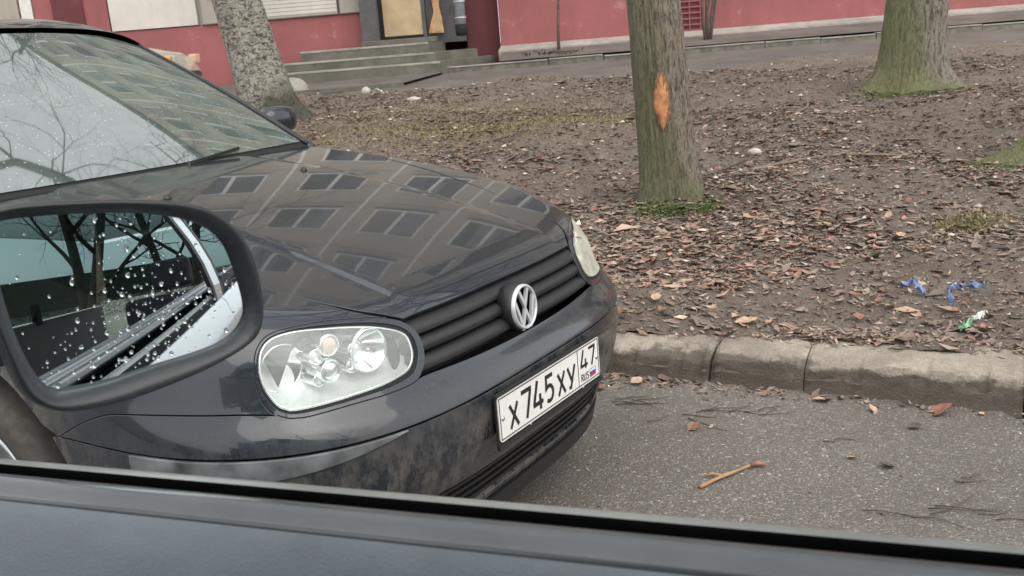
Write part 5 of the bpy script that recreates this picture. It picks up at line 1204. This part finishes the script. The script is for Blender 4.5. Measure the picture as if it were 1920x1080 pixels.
extrude('door_panel', [(-.0452, -.012), (-.0462, .002), (-.050, .0045), (-.060, .002), (-.075, -.010), (-.092, -.030), (-.105, -.055), (-.112, -.09), (-.112, -.16), (-.10, -.24), (-.085, -.34), (-.085, -.7)], UA, UB, 'trim_grain', wob=dwob)
# white outer skin of front and rear door
def skin(prof_off=0): return [(.044, -.030), (.050, -.029), (.062, -.040), (.082, -.10), (.098, -.18), (.106, -.30), (.100, -.45), (.075, -.60), (.05, -.72)]
extrude('front_door', skin(), -.50, .985, 'white_paint')
extrude('rear_door', skin(), .992, 2.0, 'white_paint')
extrude('rear_seal', [(.046, -.0), (.048, .03), (.035, .035), (.030, .0)], 1.05, 2.0, 'rubber')
# pillar between the doors with black seal on its window side
def pil(u0, w, mat, name, off, zt=.47, lean=-.24, back=-.09):
    V = []
    for t in np.linspace(0, 1, 8):
        z = belt(u0) - .05 + zt * t; a = .036 + off + lean * t * t * .9; u = u0 + back * t
        for du, da in ((0, 0), (0, .012), (w, .012), (w, 0)): V.append((u + du, a + da, z))
    Fs = []
    for i in range(7):
        for k in range(4): Fs.append((i * 4 + k, i * 4 + (k + 1) % 4, (i + 1) * 4 + (k + 1) % 4, (i + 1) * 4 + k))
    Fs += [(0, 1, 2, 3), (28, 29, 30, 31)]; bm = bmesh.new(); vs = [bm.verts.new(v) for v in V]
    for f in Fs: bm.faces.new([vs[q] for q in f])
    bmesh.ops.recalc_face_normals(bm, faces=bm.faces[:]); return from_bm(name, bm, mat, own)
pil(.90, .028, 'rubber', 'pillar_seal', .003); pil(.93, .10, 'white_paint', 'b_pillar', 0.004); pil(1.035, .03, 'rubber', 'pillar_seal', .003)
# far side of the cabin, an added tinted sheet overhead, seats
box('far_door', (-.6, -1.42, .3), (3.3, -1.36, .98), 'black_plastic', own, bev=.02)
mesh('sky_tint_pane', [(.02, -1.22, 1.50), (3.1, -1.22, 1.49), (3.1, -.2, 1.49), (.02, -.2, 1.50), (.02, -1.22, 1.505), (3.1, -1.22, 1.495), (3.1, -.2, 1.495), (.02, -.2, 1.505)], [(0, 3, 2, 1), (4, 5, 6, 7)], 'tint_glass', own)  # added unseen pane, tinted to dim the sky shown in the door mirror
mesh('far_window', [(-.3, -1.37, .985), (3.2, -1.37, .985), (3.1, -1.222, 1.50), (.0, -1.222, 1.50), (-.3, -1.375, .985), (3.2, -1.375, .985), (3.1, -1.226, 1.50), (.0, -1.226, 1.50)], [(0, 1, 2, 3), (7, 6, 5, 4)], 'tint_glass', own)
mesh('rear_window', [(3.35, -1.34, 1.0), (3.35, -.08, 1.0), (3.1, -.2, 1.495), (3.1, -1.22, 1.495), (3.355, -1.34, 1.0), (3.355, -.08, 1.0), (3.105, -.24, 1.47), (3.105, -1.2, 1.47)], [(0, 1, 2, 3), (7, 6, 5, 4)], 'tint_glass', own)
for u_ in (1.0, 2.3): box('far_pillar', (u_, -1.39, .95), (u_ + .07, -1.355, 1.1), 'matte_black', own, bev=.01)
for k_, (u_, n0, n1) in enumerate(((.85, -1.25, -.85), (2.2, -.75, -.15))):
    sb = box('seat_back', (u_, n0, .3), (u_ + .14, n1, 1.02), 'seat_cloth', own, bev=.05, seg=3)
    box('head_rest', (u_ + .03, (n0 + n1) / 2 - .12, 1.05), (u_ + .12, (n0 + n1) / 2 + .12, 1.22), 'seat_cloth', sb, bev=.04, seg=3)
MC = Vector((-.3404, .8617, 1.1151)); MU = Vector((.801, .599, 0)).normalized(); az, el = D(-53.2), D(5.6)
MN = Vector((math.cos(az) * math.cos(el), math.sin(az) * math.cos(el), math.sin(el))); MV = MN.cross(MU).normalized(); MU = MV.cross(MN).normalized()
OWI = (Matrix.Translation((-.417, .735, 0)) @ Matrix.Rotation(-D(23), 4, 'Z')).inverted()
def mp(a, b_, c_=0): return OWI @ (MC + MU * a + MV * b_ + MN * c_)
G = [[-0.104, 0.0618], [-0.099, 0.0797], [-0.0941, 0.0847], [-0.0735, 0.0852], [-0.0311, 0.082], [0.0134, 0.0758], [0.0456, 0.068], [0.0735, 0.0553], [0.0909, 0.0357], [0.0987, 0.0034], [0.1018, -0.026], [0.0977, -0.0409], [0.0837, -0.0536], [0.0588, -0.0609], [0.0027, -0.0663], [-0.0358, -0.0704], [-0.0738, -0.0693], [-0.0835, -0.0629], [-0.0912, -0.0466], [-0.0996, -0.0119], [-0.1037, 0.0325]]
H = [[-0.1184, 0.0604], [-0.1091, 0.0894], [-0.0943, 0.0946], [-0.074, 0.0952], [-0.0322, 0.0919], [0.0072, 0.0872], [0.0532, 0.0783], [0.0813, 0.0668], [0.1034, 0.0442], [0.1144, 0.0141], [0.1164, -0.0227], [0.113, -0.0431], [0.1052, -0.0572], [0.0845, -0.0681], [0.0437, -0.0789], [-0.0068, -0.0861], [-0.042, -0.0875], [-0.0705, -0.0845], [-0.0885, -0.0762], [-0.1021, -0.0585], [-0.1109, -0.0171], [-0.1172, 0.0248]]
def cl3(P, sp=.006): return spline([(a, b_, 0) for a, b_ in P], sp, True)[:, :2]
def resample(P, n):
    P = np.vstack([P, P[:1]]); s = np.concatenate([[0], np.cumsum(np.linalg.norm(np.diff(P, axis=0), axis=1))]); t = np.linspace(0, s[-1], n, endpoint=False); return np.stack([np.interp(t, s, P[:, 0]), np.interp(t, s, P[:, 1])], 1)
def from_angle(P, n=120):
    """points of a star-shaped outline at even angles, so that two outlines pair up"""
    A = np.arctan2(P[:, 1], P[:, 0]); o_ = np.argsort(A); A = A[o_]; R = np.hypot(P[:, 0], P[:, 1])[o_]; t = np.linspace(-np.pi, np.pi, n, endpoint=False); rr = np.interp(t, A, R, period=2 * np.pi); return np.stack([rr * np.cos(t), rr * np.sin(t)], 1)
g_ = from_angle(cl3(G)); h_ = from_angle(cl3(H)); n = len(g_)
mm = mesh('mirror_housing', [], [], 'mirror_shell', own, True, label='black door mirror housing framing a wet mirror glass')
rows = [(g_ * 1.0, -.018), (g_ * 1.004, .002), (g_ * .4 + h_ * .6, .0085), (h_ * .985, .0115), (h_ * 1.0, .009), (h_ * 1.018, .0), (h_ * 1.02, -.02), (h_ * .97, -.05), (h_ * .82, -.075), (h_ * .5, -.088), (h_ * .05, -.09)]
V = [mp(q[0], q[1], z) for P_, z in rows for q in P_]; Fs = [(i * n + k, i * n + (k + 1) % n, (i + 1) * n + (k + 1) % n, (i + 1) * n + k) for i in range(len(rows) - 1) for k in range(n)]
me = bpy.data.meshes.new('mirror_housing'); me.from_pydata([tuple(v) for v in V], [], Fs); me.polygons.foreach_set('use_smooth', [True] * len(Fs)); me.materials.append(M['mirror_shell']); mm.data = me
RM = 1.5; a2, e2 = D(-56), D(5.5); N2 = Vector((math.cos(a2) * math.cos(e2), math.sin(a2) * math.cos(e2), math.sin(e2))); TA, TB = N2.dot(MU), N2.dot(MV)
def mz(a, b_): return -TA * a - TB * b_ - (a * a + b_ * b_) / (2 * RM) - .0045
V = [mp(0, 0, mz(0, 0))]; Fs = []; NR = 24
for i in range(1, NR + 1):
    for q in g_: s_ = 1.004 * i / NR; V.append(mp(q[0] * s_, q[1] * s_, mz(q[0] * s_, q[1] * s_)))
Fs = [(0, 1 + k, 1 + (k + 1) % n) for k in range(n)] + [(1 + (i - 1) * n + k, 1 + i * n + k, 1 + i * n + (k + 1) % n, 1 + (i - 1) * n + (k + 1) % n) for i in range(1, NR) for k in range(n)]
mg = mesh('mirror_glass', V, Fs, 'mirror_silver', own, True)
b = NB('drop_glass'); M['drop_glass'] = b.shader(b.n('ShaderNodeBsdfGlass', {'IOR': 1.33, 'Roughness': .0}))
# one water drop, shared by all of them
def dome(rg):
    V = [(0, 0, .5)]; Fs = []; m = 14
    for i, (rr, z) in enumerate(((.45, .44), (.8, .26), (1.0, .02), (1.0, -.02))):
        for k in range(m): a = 2 * math.pi * k / m; V.append((rr * math.cos(a), rr * math.sin(a), z))
    Fs += [(0, 1 + k, 1 + (k + 1) % m) for k in range(m)]
    for i in range(3): Fs += [(1 + i * m + k, 1 + (i + 1) * m + k, 1 + (i + 1) * m + (k + 1) % m, 1 + i * m + (k + 1) % m) for k in range(m)]
    Fs.append(tuple(1 + 3 * m + k for k in range(m))[::-1]); return V, Fs
r = np.random.default_rng(17); proto = None; gm = cl3(G); FR = Matrix(((MU.x, MV.x, MN.x, 0), (MU.y, MV.y, MN.y, 0), (MU.z, MV.z, MN.z, 0), (0, 0, 0, 1))); cnt = 0
while cnt < 299:
    a, b_ = r.uniform(-.1, .1), r.uniform(-.07, .085)
    if not inside(np.array([[a * 1.04, b_ * 1.04]]), gm)[0]: continue
    # most drops sit right of and below the middle
    dm_ = math.exp(-((a - .02) / .05) ** 2 - ((b_ + .005) / .04) ** 2) + .8 * math.exp(-((a + .02) / .05) ** 2 - ((b_ + .045) / .022) ** 2)
    if r.uniform() > .10 + dm_: continue
    s = float(np.clip(np.exp(r.normal(-6.95, .5)), .0005, .0026))
    if proto is None: V, Fs = dome(r); o = mesh('water_drop', V, Fs, 'drop_glass', mg, True); proto = o
    else: o = proto.copy(); C.objects.link(o); o.parent = mg
    o.matrix_local = OWI @ Matrix.Translation(MC + MU * a + MV * b_ + MN * (mz(a, b_) + .0001)) @ FR @ Matrix.Diagonal((s * r.uniform(.8, 1.1), s * r.uniform(1.0, 1.3), s * .9, 1)); cnt += 1
# mirror foot joining the door
tube('mirror_foot', [mp(-.06, -.01, -.06), (-.20, .13, 1.06), (-.30, .05, 1.02)], [.035, .03, .04], 'mirror_shell', own, 14)
